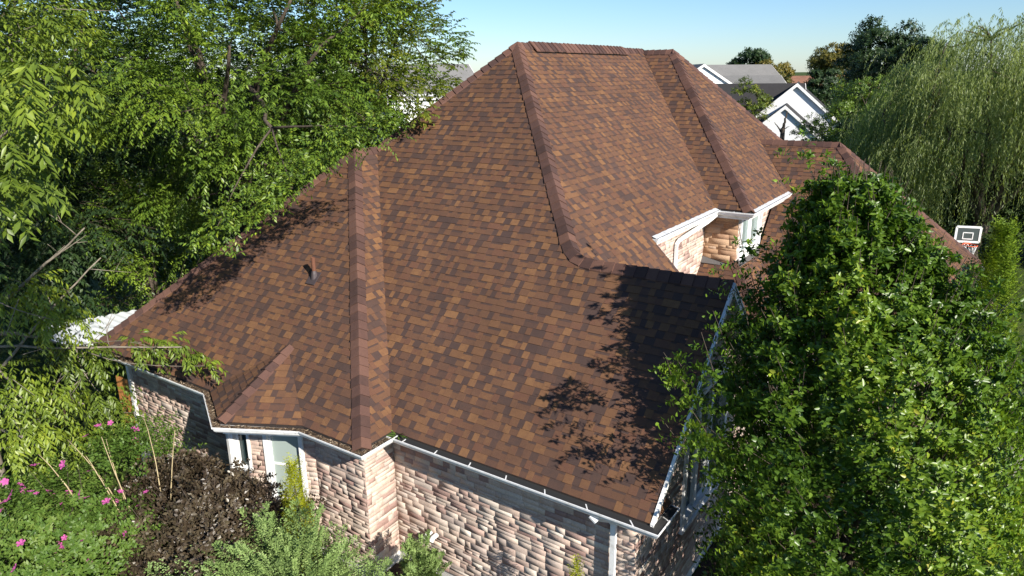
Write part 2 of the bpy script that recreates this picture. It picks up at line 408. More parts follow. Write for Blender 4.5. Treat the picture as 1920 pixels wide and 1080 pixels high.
# --- eaves: fascia, soffit, gutters
def offset_path(pts, d, closed=False):
    """offset an open plan path to its right-hand side by d (mitred)"""
    out = []; n = len(pts)
    for i in range(n):
        p = Vector(pts[i][:2])
        t1 = (p-Vector(pts[i-1][:2])).normalized() if i > 0 else None
        t2 = (Vector(pts[i+1][:2])-p).normalized() if i < n-1 else None
        t1 = t1 or t2; t2 = t2 or t1
        n1 = Vector((t1.y, -t1.x)); n2 = Vector((t2.y, -t2.x)); b = (n1+n2).normalized(); k = d/max(.3, b.dot(n1))
        out.append((p.x+b.x*k, p.y+b.y*k))
    return out
def extrude(name, pts, z, prof, m, parent, a=None):
    """sweep a profile [(outward, height)] along a plan path (outward = right-hand side)"""
    V = []; F = []; n = len(pts); k = len(prof)
    rings = [offset_path(pts, o) for o, _ in prof]
    for i in range(n):
        for j in range(k): V.append((*rings[j][i], z+prof[j][1]))
    for i in range(n-1):
        F += [(i*k+j, i*k+j+1, (i+1)*k+j+1, (i+1)*k+j) for j in range(k-1)]
    mb = MB().add(V, F, a)
    return mb.build(name, m, parent)
GP = [(.0,.0),(.0,-.115),(.095,-.118),(.125,-.085),(.140,-.045),(.160,-.028),(.163,.0),(.150,.002),(.147,-.02),(.134,-.035),(.118,-.075),(.09,-.105),(.004,-.105),(.004,0)]
def gutter(pts, z, dirt=0, hangers=.6, parent=HOUSE):
    g = extrude('gutter', pts, z, GP, GUTW, parent)
    # end stops
    for i in (0, -1):
        r = [offset_path(pts, o)[i] for o, _ in GP[:7]]
        MB().add([(*r[j], z+GP[j][1]) for j in range(7)], [list(range(7))]).build('end_cap', GUTW, g)
    o1, o2 = offset_path(pts, .03), offset_path(pts, .140)
    inner = [(.0,.004),(.06,-.010),(.146,-.016)] if not dirt else [(.0,-.02),(.06,-.03),(.134,-.040)]
    extrude('gutter_guard' if not dirt else 'debris', pts, z, inner, GUARD if not dirt else DIRT, g)
    if dirt:
        V = []; F = []; k = 0
        for i in range(len(pts)-1):
            a1, a2, b1, b2 = (Vector(o1[i]), Vector(o2[i]), Vector(o1[i+1]), Vector(o2[i+1]))
            L = (b1-a1).length
            for _ in range(int(L*260*dirt)):
                t, s = random.random(), random.random()
                p = (a1*(1-t)+b1*t)*(1-s)+(a2*(1-t)+b2*t)*s; q = random.uniform(0, 6.28); l = random.uniform(.012, .05); wv = random.uniform(.004, .013)
                c, d = Vector((math.cos(q), math.sin(q)))*l, Vector((-math.sin(q), math.cos(q)))*wv
                zz = z-.036+random.uniform(0, .035)
                V += [(p.x-c.x, p.y-c.y, zz), (p.x+d.x, p.y+d.y, zz+.008), (p.x+c.x, p.y+c.y, zz+random.uniform(-.01, .03)), (p.x-d.x, p.y-d.y, zz+.004)]
                F.append((k, k+1, k+2, k+3)); k += 4
        build('leaf_litter', V, F, LITTER, g, {'rnd': [random.random() for _ in F]})
    if hangers:
        a, b = offset_path(pts, .002), offset_path(pts, .158)
        for i in range(len(pts)-1):
            L = (Vector(pts[i+1])-Vector(pts[i])).length; n = max(1, int(L/hangers))
            for j in range(n):
                t = (j+.5)/n; p = Vector(a[i])*(1-t)+Vector(a[i+1])*t; q = Vector(b[i])*(1-t)+Vector(b[i+1])*t
                c = (p+q)/2; ax = (q-p)/2; ay = Vector((-ax.y, ax.x)).normalized()*.009
                MB().obox((c.x, c.y, z-.008), (ax.x, ax.y, 0), (ay.x, ay.y, 0), (0, 0, .003)).build('hanger', GUTW, g)
    return g
LITTER = ramp_mat('leaf_litter', [(0,(.03,.02,.014)),(.5,(.12,.08,.05)),(.8,(.24,.17,.11)),(1,(.40,.33,.24))], nscale=30, namt=.2, bstr=0)
ZE = Z0-.03
I = .03   # roof edge oversails the fascia by this
mainE = [(-13.35,-.69),(-8.94+.02,-.69),(-7.57,-1.41),(-6.21-.02,-.69),(-4.81,-.69),(-4.81,.03),(-.03,.03),]
gutter([(-13.2,-.705),(-8.93,-.705),(-7.57,-1.43),(-6.22,-.705),(-4.795,-.705),(-4.795,-.02)], ZE, dirt=.9, hangers=0)
gutter([(-4.79,.015),(.0,.015),(.0,.62)], ZE, hangers=.62)
gutter([(-2.71,5.85),(-2.71,9.80)], 5.61, hangers=.45)
gutter([(-2.62,9.81),(-1.83,9.81),(-1.83,17.6)], 5.61, hangers=.7)
gutter([(3.03,10.95),(3.03,18.35)], ZE)
FP = [(0,0),(0,-.19),(-.02,-.19)]
def fascia(pts, z): return extrude('fascia', pts, z-.012, FP, WHITE, HOUSE)
fascia(mainE, ZE); fascia([(-2.71,5.82),(-2.71,9.81),(-1.83,9.81),(-1.83,17.65)], 5.61); fascia([(-2,10.93),(3.03,10.93),(3.03,18.37),(-2,18.37)], ZE)
fascia([(-13.35,20.37),(-13.35,-.69)], ZE); fascia([(-.1,20.37),(-13.35,20.37)], ZE)
def soffit(pts, z, d=.40):
    a, b = offset_path(pts, -.004), offset_path(pts, -d)
    V = [(*p, z) for p in a]+[(*p, z) for p in b]; n = len(pts)
    return MB().add(V, [(i, i+1, n+i+1, n+i) for i in range(n-1)]).build('soffit', TRIMW, HOUSE)
soffit([(-13.35,-.69),(-8.92,-.69),(-7.57,-1.41),(-6.23,-.69),(-4.81,-.69),(-4.81,.03),(-.03,.03)], ZE-.18, .42)
soffit([(-2.71,5.85),(-2.71,9.81),(-1.83,9.81),(-1.83,17.6)], 5.43, .42); soffit([(-13.35,20.37),(-13.35,-.69)], ZE-.18, .7)
soffit([(-2,10.93),(3.03,10.93),(3.03,18.37)], ZE-.18, .42)
# flashing strip behind the upper gutter (the bright apron)
MB().add([(-2.70,5.85,5.66),(-2.58,5.85,5.615),(-2.58,9.8,5.615),(-2.70,9.8,5.66)], [(0,1,2,3)]).build('flashing', GALV, HOUSE)
MB().add([(-1.82,9.9,5.66),(-1.70,9.9,5.615),(-1.70,17.6,5.615),(-1.82,17.6,5.66)], [(0,1,2,3)]).build('flashing', GALV, HOUSE)
# rake board along the gable edge, gable return
rk = MB()
for (y0, z0), (y1, z1) in (((-.02, 3.09), (2.81, 5.80)), ((2.81, 5.80), (5.6, 3.1))):
    rk.add([(.02,y0,z0-.16),(.02,y1,z1-.16),(.02,y1,z1-.012),(.02,y0,z0-.012),(-.01,y0,z0-.16),(-.01,y1,z1-.16),(-.01,y1,z1-.012),(-.01,y0,z0-.012)],
           [(0,1,2,3),(5,4,7,6),(3,2,6,7),(4,5,1,0)])
    rk.add([(.035,y0,z0-.03),(.035,y1,z1-.03),(.035,y1,z1+.012),(.035,y0,z0+.012),(-.012,y0,z0-.008),(-.012,y1,z1-.008),(-.012,y1,z1+.018),(-.012,y0,z0+.018)],
           [(0,1,2,3),(3,2,6,7),(7,6,5,4)])
    rk.add([(-.41,y0,z0-.15),(-.41,y1,z1-.15),(.01,y1,z1-.15),(.01,y0,z0-.15)], [(0,1,2,3)])
rk.build('rake_board', WHITE, HOUSE)
ret = [[(.02,.05,3.12),(.03,.62,3.10),(-.36,.62,3.38)], [(.02,.05,3.12),(-.36,.62,3.38),(-.36,.12,3.36)]]
shingles('return_roof', ret[:1], (.03,0,3.1), (0,1,0), (-.39,0,.28), HOUSE, 77)
MB().add([(.02,.03,3.07),(.02,.62,3.07),(-.38,.62,3.07),(-.38,.03,3.07),(.02,.62,2.88),(-.38,.62,2.88),(-.38,.62,3.36)], [(0,1,2,3),(1,4,5,2),(1,2,6)]).build('gable_return', WHITE, HOUSE)

# --- stone walls
def stone_wall(p0, p1, z0, z1, m=None, holes=(), ztop=None, seed=0, small=1.0):
    """ledge-stone veneer: every stone its own rough block. p0->p1 runs with the outside on the right hand."""
    rr = np.random.default_rng(seed+11); p0 = np.array(p0, float); p1 = np.array(p1, float)
    L = np.linalg.norm(p1-p0); e = (p1-p0)/L; n = np.array([e[1], -e[0]])
    V = []; F = []; A = []; k = 0
    NX, NZ = 5, 4
    z = z0
    while z < z1-.015:
        h = min(float(rr.choice([.055,.065,.075,.09,.105,.125]))*small, z1-z); t = -float(rr.random())*.3
        rowd = rr.uniform(0, .003)
        if z1-(z+h) < .03: h = z1-z
        while t < L:
            l = float(rr.uniform(.13, .46))*small
            a, b = max(0, t), min(L, t+l); t += l
            if b-a < .02: continue
            segs = [(a, b)]
            for (ha, hb, hz0, hz1) in holes:
                if z+h > hz0+.01 and z < hz1-.01:
                    ns = []
                    for (c, d) in segs:
                        if d <= ha or c >= hb: ns.append((c, d)); continue
                        if c < ha: ns.append((c, ha))
                        if d > hb: ns.append((hb, d))
                    segs = ns
            for (c, d) in segs:
                if d-c < .015: continue
                if ztop and z+h > ztop((c+d)/2): continue
                dep = .003+rowd+float(rr.choice([0,.001,.002,.003,.004,.0075])); tilt = rr.uniform(-.004, .004); tz = rr.uniform(-.012, .008)
                us = np.linspace(c, d, NX); zs = np.linspace(z, z+h, NZ)
                g1, g2 = rr.uniform(.002,.006,2); us[1] = c+min(g1, (d-c)*.2); us[-2] = d-min(g2, (d-c)*.2); zs[1] = z+min(.0035, h*.2); zs[-2] = z+h-min(.0035, h*.2)
                G = np.zeros((NZ, NX, 3))
                uu, zz = np.meshgrid(us, zs)
                dd = dep+(uu-(c+d)/2)*tilt+(zz-z-h/2)*tz+rr.normal(0, .0004, uu.shape)
                uu[1:-1,1:-1] += rr.normal(0, .004, (NZ-2, NX-2)); zz[1:-1,1:-1] += rr.normal(0, .003, (NZ-2, NX-2))
                jd = rr.choice([-.003,.0005,.001,.0015]); dd[0] = dd[-1] = jd; dd[:,0] = dd[:,-1] = jd
                uu[1:-1,1:-1] = np.clip(uu[1:-1,1:-1], 0, L)
                P = p0[None,None]+uu[...,None]*e+dd[...,None]*n
                G[...,:2] = P; G[...,2] = zz
                V.append(G.reshape(-1, 3))
                idx = np.arange(NX*NZ).reshape(NZ, NX)+k; k += NX*NZ
                F.append(np.stack([idx[:-1,:-1], idx[:-1,1:], idx[1:,1:], idx[1:,:-1]], -1).reshape(-1, 4))
                A.append(np.full(len(F[-1]), float(rr.random())))
        z += h
    o = build('wall', np.concatenate(V), np.concatenate(F), m or STONE, HOUSE, {'rnd': np.concatenate(A)})
    # backing, cut round the holes
    mb = MB(); cuts = sorted({0, L, *[h[0] for h in holes], *[h[1] for h in holes]})
    for c, d in zip(cuts[:-1], cuts[1:]):
        zz = [(z0, z1)]
        for (ha, hb, hz0, hz1) in holes:
            if ha <= c+1e-6 and hb >= d-1e-6: zz = [(z0, hz0), (hz1, z1)]
        for za, zb in zz:
            if zb-za < .01: continue
            tops = [zb, zb] if not ztop or zb < z1 else [min(zb, ztop(c)), min(zb, ztop(d))]
            q = [p0+c*e, p0+d*e]
            mb.add([(*q[0], za), (*q[1], za), (*q[1], tops[1]), (*q[0], tops[0])], [(0,1,2,3)])
    mb.build('backing', MORTAR, o)
    return o
def window(p0, p1, z0, z1, glassm, bars=0, rail=None, depth=.06, fr=.07, mull=None, sill=True):
    """white framed window in a wall from p0 to p1 (outside on the right hand)"""
    p0 = Vector((*p0, 0)); p1 = Vector((*p1, 0)); e = (p1-p0).normalized(); L = (p1-p0).length; n = Vector((e.y, -e.x, 0)); zc = Vector((0,0,1))
    f = MB()
    def bar(u0, u1, za, zb, d0, d1):
        c = p0+e*((u0+u1)/2)+n*((d0+d1)/2)+zc*((za+zb)/2)
        f.obox(c, e*((u1-u0)/2), n*((d1-d0)/2), zc*((zb-za)/2))
    bar(0, fr, z0, z1, -depth-.03, .045); bar(L-fr, L, z0, z1, -depth-.03, .045)
    bar(fr, L-fr, z1-fr, z1, -depth-.03, .043); bar(fr, L-fr, z0, z0+fr, -depth-.03, .043)
    if sill: bar(-.03, L+.03, z0-.05, z0-.002, -.02, .075)
    for i in range(bars):
        u = fr+(L-2*fr)*(i+1)/(bars+1); wv = (mull or .05)/2
        bar(u-wv, u+wv, z0+fr, z1-fr, -depth-.02, -depth+.06)
    if rail: bar(fr, L-fr, z0+rail-.02, z0+rail+.02, -depth-.015, -depth+.02)
    # thin inner sash
    for i in range(bars+1):
        a = fr+(L-2*fr)*i/(bars+1)+(0 if i == 0 else (mull or .05)/2); b = fr+(L-2*fr)*(i+1)/(bars+1)-(0 if i == bars else (mull or .05)/2)
        for u0, u1, za, zb in ((a, a+.035, z0+fr, z1-fr), (b-.035, b, z0+fr, z1-fr), (a+.035, b-.035, z1-fr-.035, z1-fr), (a+.035, b-.035, z0+fr, z0+fr+.035)):
            bar(u0, u1, za, zb, -depth-.012, -depth+.022)
    wo = f.build('window', TRIMW, HOUSE)
    q = [p0+e*fr*.5-n*depth, p1-e*fr*.5-n*depth]
    MB().add([(q[0].x,q[0].y,z0+fr*.5),(q[1].x,q[1].y,z0+fr*.5),(q[1].x,q[1].y,z1-fr*.5),(q[0].x,q[0].y,z1-fr*.5)], [(0,1,2,3)]).build('pane', glassm, wo)
    return wo
FZ = .32     # top of the concrete foundation
WT = ZE-.185
stone_wall((-5.17,.39), (-.39,.39), FZ, WT, seed=1)
stone_wall((-5.17,-.33), (-5.17,.39), FZ, WT, seed=2)
stone_wall((-6.45,-.33), (-5.17,-.33), FZ, WT, seed=3)
stone_wall((-12.7,-.33), (-9.0,-.33), FZ, WT, seed=4)
bw0, bw1, bw2 = np.array((-9.0,-.33)), np.array((-8.08,-.95)), np.array((-6.45,-.33))
bl = float(np.linalg.norm(bw2-bw1)); be = (bw2-bw1)/bl
stone_wall(bw0, bw1, FZ, WT, seed=5, holes=[(.25,.85,1.75,WT-.02)])
stone_wall(bw1, bw2, FZ, WT, seed=6, holes=[(.02,.40,1.75,WT-.02), (.70,1.52,1.15,WT-.02)])
window(bw1+be*.02, bw1+be*.40, 1.75, WT-.02, GLASSD, fr=.045, depth=.09, sill=False)
window(bw1+be*.70, bw1+be*1.52, 1.15, WT-.02, GLASSB, fr=.085, depth=.05, rail=.82)
be2 = (bw1-bw0)/np.linalg.norm(bw1-bw0); window(bw0+be2*.25, bw0+be2*.85, 1.75, WT-.02, GLASSD, fr=.06)
# gable wall with the tall window group, in the pear's shade
gz = lambda t: 5.63-abs(.39+t-2.81)*.961-.1
stone_wall((-.39,.39), (-.39,7.0), FZ, 5.5, seed=7, ztop=gz, holes=[(1.80,3.85,1.55,3.9)])
window((-.39,2.19), (-.39,4.24), 1.55, 3.9, GLASSD, bars=2, mull=.12, fr=.12, depth=.07)
MB().box((-13.0+.35,-.29,.02),(-5.2,20,FZ)).box((-5.2,.42,.02),(-.42,20,FZ-.002)).build('foundation', CONC, HOUSE)
MB().add([(-9.0,-.33,.02),(-8.08,-.95,.02),(-6.45,-.33,.02),(-9.0,-.33,FZ),(-8.08,-.95,FZ),(-6.45,-.33,FZ)], [(0,1,4,3),(1,2,5,4),(3,4,5)]).build('foundation', CONC, HOUSE)
# pale parged band low on the left wall and a white corner board
cb = MB().box((-12.82,-.40,.05),(-12.70,-.22,WT)).box((-12.82,-.22,.05),(-12.79,.1,WT)).build('corner_board', WHITE, HOUSE)
MB().box((-12.69,-.385,.05),(-9.05,-.30,.66)).build('parging', CONC, HOUSE)
MB().box((-8.13,-1.02,.85),(-8.05,-.93,WT)).build('corner_board', WHITE, HOUSE)
# upper walls
UT = 5.43
stone_wall((-3.07,4.6), (-3.07,10.17), 3.2, UT, seed=8)
stone_wall((-3.07,10.17), (-2.18,10.17), 4.2, UT, m=STONEW, seed=9, small=1.25)
stone_wall((-2.18,10.17), (-2.18,17.5), 3.9, UT, seed=10, holes=[(.14,2.0,4.28,UT-.01)])
window((-2.18,10.31), (-2.18,12.17), 4.28, UT-.01, GLASSP, bars=1, rail=.24, mull=.12, fr=.09, depth=.05)
MB().add([(-2.14,10.2,4.28),(-2.05,10.1,4.10),(-2.05,12.3,4.10),(-2.14,12.3,4.28)], [(0,1,2,3)]).add([(-3.07,10.13,4.28),(-2.05,10.06,4.13),(-2.05,10.1,4.10),(-3.07,10.02,4.12)], [(0,1,2,3)]).build('flashing', mat('lead', (.10,.095,.095), .5), HOUSE)
# plain walls of the sides nobody sees from here, wing, court
stone_wall((-12.7,20.0), (-12.7,-.33), FZ, WT, seed=12, small=2.2)
stone_wall((-.5,20.0), (-12.7,20.0), FZ, WT, seed=13, small=2.2)
stone_wall((-1.5,11.3), (2.66,11.3), .1, WT, seed=14, small=1.6, holes=[(1.2,2.6,.9,2.4)])
window((-.3,11.3), (1.1,11.3), .9, 2.4, GLASSD, bars=1)
stone_wall((2.66,11.3), (2.66,18.0), .1, WT, seed=15, small=1.8)
stone_wall((2.66,18.0), (-.5,18.0), .1, WT, seed=16, small=2.2)
stone_wall((-.39,7.0), (-3.05,7.0), FZ, 3.1, seed=17, small=1.6)
stone_wall((-3.07,7.0), (-3.07,11.3), .1, 3.1, seed=18, small=1.6)
MB().add([(-.39,5.62,3.0),(-.39,7.0,3.0),(-3.07,7.0,3.0),(-3.07,5.62,3.0)], [(0,1,2,3)]).build('flat_roof', UNDER, HOUSE)
# downspouts
def spout(pts, r=(.042,.03), nrm=(0,-1,0)):
    mb = MB(); pts = [Vector(p) for p in pts]
    for a, b in zip(pts[:-1], pts[1:]):
        t = (b-a).normalized(); ext = .02
        s = Vector(nrm).cross(t)
        s = s.normalized() if s.length > .1 else Vector((1,0,0)); q = t.cross(s)
        mb.obox((a+b)/2, t*((b-a).length/2+ext), s*r[0], q*r[1])
    return mb.build('downspout', GUTW, HOUSE)
spout([(-.86,-.03,2.97),(-.84,-.03,2.90),(-.72,.26,2.74),(-.70,.30,2.66),(-.70,.30,.2)])
MB().tube([(-.90,-.04,2.93),(-.80,-.04,2.86)], .052, 10).build('outlet_elbow', GUTW, HOUSE)
spout([(-2.62,9.72,5.5),(-2.72,9.35,5.36),(-2.96,8.15,5.10),(-3.0,8.08,5.0),(-3.0,8.08,4.25),(-2.99,7.7,3.85),(-2.99,7.4,3.4)], nrm=(1,0,0))
spout([(-5.05,-.28,2.9),(-5.05,-.28,2.85)])
# plumbing vent on the left roof
PV = thing('plumbing_vent', None, None, (-7.994,1.294,5.04)); PV.parent = HOUSE
PV.name = 'vent_pipe'
PIPE = bark_mat('vent_paint', (.115,.052,.034), (.16,.072,.045), 20)
vp = MB().tube([(-7.994,1.294,5.0),(-7.994,1.294,5.47)], .042, 12, cap=False).tube([(-7.994,1.294,5.46),(-7.994,1.294,5.1)], .034, 12, cap=False); under(vp.build('pipe', PIPE, None, True), PV)
bt = MB().tube([(-7.994,1.294,5.01),(-7.994,1.294,5.13),(-7.994,1.294,5.19)], [.085,.065,.046], 12)
c = Vector((-7.994,1.27,5.035)); uA = Vector((0,1,sA)).normalized(); nA = Vector((0,-sA,1)).normalized()
bt.obox(c+nA*.014, (.13,0,0), uA*.15, nA*.006)
under(bt.build('boot', mat('vent_boot', (.055,.042,.045), .5)), PV)

# ------------------------------------------------------------------ vegetation
def unit(v): return v/np.maximum(np.linalg.norm(v, axis=-1, keepdims=True), 1e-9)
def rdirs(n, r=None): return unit((r or rng).normal(size=(n, 3)))
TPL = {  # (along, across, lift): across in half widths; F: faces
 'lance': (np.array([(0,0,0),(.45,-1,.25),(.5,0,0),(.45,1,.25),(1,0,-.0)]), np.array([(0,2,4,1),(0,3,4,2)])),
 'ovate': (np.array([(0,0,0),(.30,-.95,.32),(.68,-.72,.22),(1,0,-.25),(.68,.72,.22),(.30,.95,.32),(.5,0,.0)]), np.array([(0,6,3,2,1),(0,5,4,3,6)])),
 'blade': (np.array([(0,-.6,0),(0,.6,0),(.6,1,.1),(1,0,0)]), np.array([(0,1,2,3)])),
}
def leaf_mesh(P, D, N, L, W, tpl='lance', rnd=None, curl=0.0):
    """P base, D axis, N leaf normal (all (n,3)), L length, W half width -> V, F, rnd per face"""
    T, Fq = TPL[tpl]; n = len(P); D = unit(D); S = unit(np.cross(N, D)); Nn = np.cross(D, S)
    L = np.broadcast_to(np.asarray(L, float), (n,)); W = np.broadcast_to(np.asarray(W, float), (n,))
    V = (P[:,None] + D[:,None]*(T[None,:,0,None]*L[:,None,None]) + S[:,None]*(T[None,:,1,None]*W[:,None,None])
         + Nn[:,None]*((T[None,:,2,None]*W[:,None,None]) - curl*(T[None,:,0,None]**2)*L[:,None,None]))
    F = (Fq[None]+(np.arange(n)*len(T))[:,None,None]).reshape(-1, Fq.shape[1])
    if rnd is None: rnd = rng.random(n)
    return V.reshape(-1, 3), F, np.repeat(rnd, len(Fq))
def cat_leaves(parts):
    V, F, A = [], [], []; k = 0
    for v, f, a in parts: V.append(v); F.append(f+k); A.append(a); k += len(v)
    return np.concatenate(V), np.concatenate(F), np.concatenate(A)
def roof_z(x, y):
    """height of our own house's roof (for keeping leaves off it)"""
    z = np.full_like(x, -9.)
    zm = np.minimum(np.minimum(3.1+sA*(y+.72), 3.1+sE*(x+13.38)), np.minimum(3.1+sE*(-4.78-x)+0*y, 99))
    zz = np.where((x < -4.78) & (x > -13.38) & (y > -.72), zm, -9); z = np.maximum(z, zz)
    za = np.minimum(np.minimum(3.1+sA*y, 3.1+sE*(x+13.38)), 9.62-sB*(x+6.7)); z = np.maximum(z, np.where((y > 0) & (y < 20) & (x > -13.38) & (x < -.1), za, -9))
    zk = np.minimum(3.1+sA*y, 5.8-sA*(y-2.81)); z = np.maximum(z, np.where((y > 0) & (y < 5.6) & (x < 0.05) & (x > -6), zk, -9))
    return z
def keep(P, marg=.12): return P[:,2] > roof_z(P[:,0], P[:,1])+marg

def sprays(O, D, Ls, K, leafL, leafW, kind='pinnate', droop=.5, tpl='lance', r=None, jitter=.15, rndbase=None, curl=0.1, keepf=None):
    """twigs from O along D (n,3), each with K leaves"""
    r = r or rng; n = len(O); D = unit(D); Ls = np.broadcast_to(np.asarray(Ls, float), (n,))
    s = (np.arange(K)+.5)/K; s = np.clip(s[None]+r.normal(0, .05, (n, K)), .03, 1)
    P = O[:,None] + D[:,None]*(s*Ls[:,None])[...,None]
    P[...,2] -= droop*.6*(s**2)*Ls[:,None]
    T = D[:,None]+np.array([0,0,-1.])*(droop*1.2*s)[...,None]; T = unit(T)
    sd = np.cross(T, np.array([0,0,1.])); sd = unit(sd+1e-3*r.normal(size=sd.shape)); nn = np.cross(sd, T)
    if kind == 'pinnate':
        sg = np.where(np.arange(K) % 2 == 0, 1., -1.)[None,:,None]
        d = .55*T + .75*sg*sd + np.array([0,0,-.55*droop-.1]) ; N = nn+.35*sg*sd
    else:  # whorl
        a = (np.arange(K)*2.4)[None,:]+r.uniform(0, 6.28, (n,1))
        rad = sd*np.cos(a)[...,None]+nn*np.sin(a)[...,None]
        d = .45*T+.9*rad+np.array([0,0,-.35*droop]); N = T+.25*np.array([0,0,1.])
    d = unit(d)+r.normal(0, jitter, d.shape); N = unit(N)+r.normal(0, jitter*1.6, N.shape)
    P = P.reshape(-1,3); d = d.reshape(-1,3); N = N.reshape(-1,3); m = len(P)
    rb = (np.repeat(rndbase, K) if rndbase is not None else r.random(m))
    rb = np.clip(rb*.6+.4*r.random(m), 0, 1)
    LL = leafL*r.uniform(.65, 1.2, m); WW = leafW*r.uniform(.75, 1.2, m)
    if keepf is not None:
        k = keepf(P); P, d, N, rb, LL, WW = P[k], d[k], N[k], rb[k], LL[k], WW[k]
    return leaf_mesh(P, d, N, LL, WW, tpl, rb, curl)

def bezier(a, b, sag=0, n=8, jit=.0, r=random):
    a, b = Vector(a), Vector(b); m = (a+b)/2+Vector((r.uniform(-1,1), r.uniform(-1,1), 0))*jit*(b-a).length+Vector((0,0,sag))
    return [a*(1-t)**2+m*2*t*(1-t)+b*t*t for t in [i/n for i in range(n+1)]]
def limb(mb, a, b, r0, r1, sag=0, jit=.12, n=8, sides=7):
    P = bezier(a, b, sag, n, jit); k = len(P)
    for i in range(1, k-1): P[i] += Vector((random.gauss(0,1), random.gauss(0,1), random.gauss(0,1)))*r0*.25
    mb.tube(P, [r0+(r1-r0)*i/(k-1) for i in range(k)], sides); return P

def blob_cloud(c, rad, nb, rb, r, squash=.8, low=-1):
    """centres of leaf clumps near the shell of an ellipsoid, spaced apart"""
    out = []; tries = 0; c = np.array(c); rad = np.array(rad)
    while len(out) < nb and tries < nb*60:
        tries += 1
        v = unit(r.normal(size=3)); q = v*(r.random()**.30)
        if q[2] < low: continue
        p = c+q*rad
        if all(np.linalg.norm(p-o) > rb*squash for o in out): out.append(p)
    return np.array(out)
def crown_sprays(B, rb, per, c, r, out_w=.9, up_w=.15):
    """spray origins and directions round clump centres B"""
    n = len(B)*per; v = r.normal(size=(n,3)); v[:,2] = v[:,2]*.75+.35; v = unit(v); Bc = np.repeat(B, per, 0); rbs = np.repeat(np.broadcast_to(rb, (len(B),)), per)
    O = Bc+v*(rbs*r.random(n)**.35*.85)[:,None]*np.array([1,1,.72])
    D = v*.7+unit(O-np.array(c))*out_w+np.array([0,0,up_w])+r.normal(0, .3, (n,3))
    base = np.repeat(r.random(len(B)), per)*.6+r.random(n)*.4
    return O, unit(D), base

GREEN = leaf_mat('walnut_leaf', [(0,(.042,.070,.012)),(.35,(.095,.145,.017)),(.7,(.170,.235,.024)),(.93,(.26,.31,.03)),(1,(.44,.38,.03))], rough=.42, spec=.4, trans=.26)
GREEN2 = leaf_mat('elm_leaf', [(0,(.024,.050,.010)),(.4,(.078,.138,.017)),(.8,(.165,.245,.024)),(1,(.27,.33,.03))], rough=.42, spec=.4, trans=.24)
YGREEN = leaf_mat('yellowing_leaf', [(0,(.060,.100,.016)),(.4,(.105,.155,.020)),(.75,(.18,.21,.024)),(.92,(.27,.25,.03)),(1,(.40,.30,.04))], rough=.45, spec=.4, trans=.42)
PEARM = leaf_mat('pear_leaf', [(0,(.036,.080,.011)),(.4,(.085,.160,.017)),(.8,(.150,.240,.024)),(.95,(.25,.33,.03)),(1,(.36,.35,.04))], rough=.38, spec=.45, trans=.30)
WILM = leaf_mat('willow_leaf', [(0,(.10,.14,.055)),(.4,(.19,.245,.085)),(.8,(.28,.34,.12)),(1,(.38,.42,.16))], rough=.45, spec=.4, trans=.48)
DEEP = leaf_mat('deep_leaf', [(0,(.014,.034,.013)),(.5,(.026,.055,.018)),(1,(.052,.085,.024))], rough=.5, spec=.35, trans=.25)  # for dark-leaved trees; on some plants the colour stands in for deep shade
OLIVE = leaf_mat('olive_leaf', [(0,(.05,.062,.016)),(.5,(.12,.115,.022)),(1,(.26,.19,.03))], rough=.5, spec=.35, trans=.3)
MAROON = leaf_mat('maroon_leaf', [(0,(.030,.020,.014)),(.45,(.062,.045,.029)),(.8,(.105,.085,.050)),(1,(.17,.125,.085))], rough=.38, spec=.5, trans=.18, tint=(1.3,.8,.6))
JUNI = leaf_mat('cypress_leaf', [(0,(.095,.155,.042)),(.5,(.18,.265,.080)),(1,(.31,.40,.145))], rough=.6, spec=.3, trans=.2)
GOLD = leaf_mat('gold_leaf', [(0,(.16,.19,.008)),(.5,(.28,.31,.012)),(1,(.42,.43,.025))], rough=.6, spec=.3, trans=.25)
ARBM = leaf_mat('arborvitae_leaf', [(0,(.06,.11,.008)),(.5,(.12,.20,.012)),(1,(.24,.32,.02))], rough=.6, spec=.3, trans=.25)
HIB = leaf_mat('hibiscus_leaf', [(0,(.050,.105,.018)),(.5,(.105,.185,.030)),(1,(.19,.26,.055))], rough=.5, spec=.4, trans=.35)
PINK = leaf_mat('pink_petal', [(0,(.42,.06,.26)),(.6,(.62,.14,.40)),(1,(.75,.42,.55))], rough=.6, spec=.2, trans=.3, tint=(1,1,1))
BARK = bark_mat('bark', (.035,.027,.020), (.11,.088,.068)); PALEB = bark_mat('pale_bark', (.11,.092,.075), (.30,.26,.21), 7)
STEM = bark_mat('dry_stem', (.25,.19,.10), (.48,.40,.24), 12)

def tree(name, label, cat, base, group=None): return thing(name, label, cat, base, group)
def crown(t, parts, m, name='crown'):
    V, F, A = cat_leaves(parts); return under(build(name, V, F, m, None, {'rnd': A}), t)
def trunk_of(t, mb, m=BARK, name='trunk'): return under(mb.build(name, m, None, True), t)

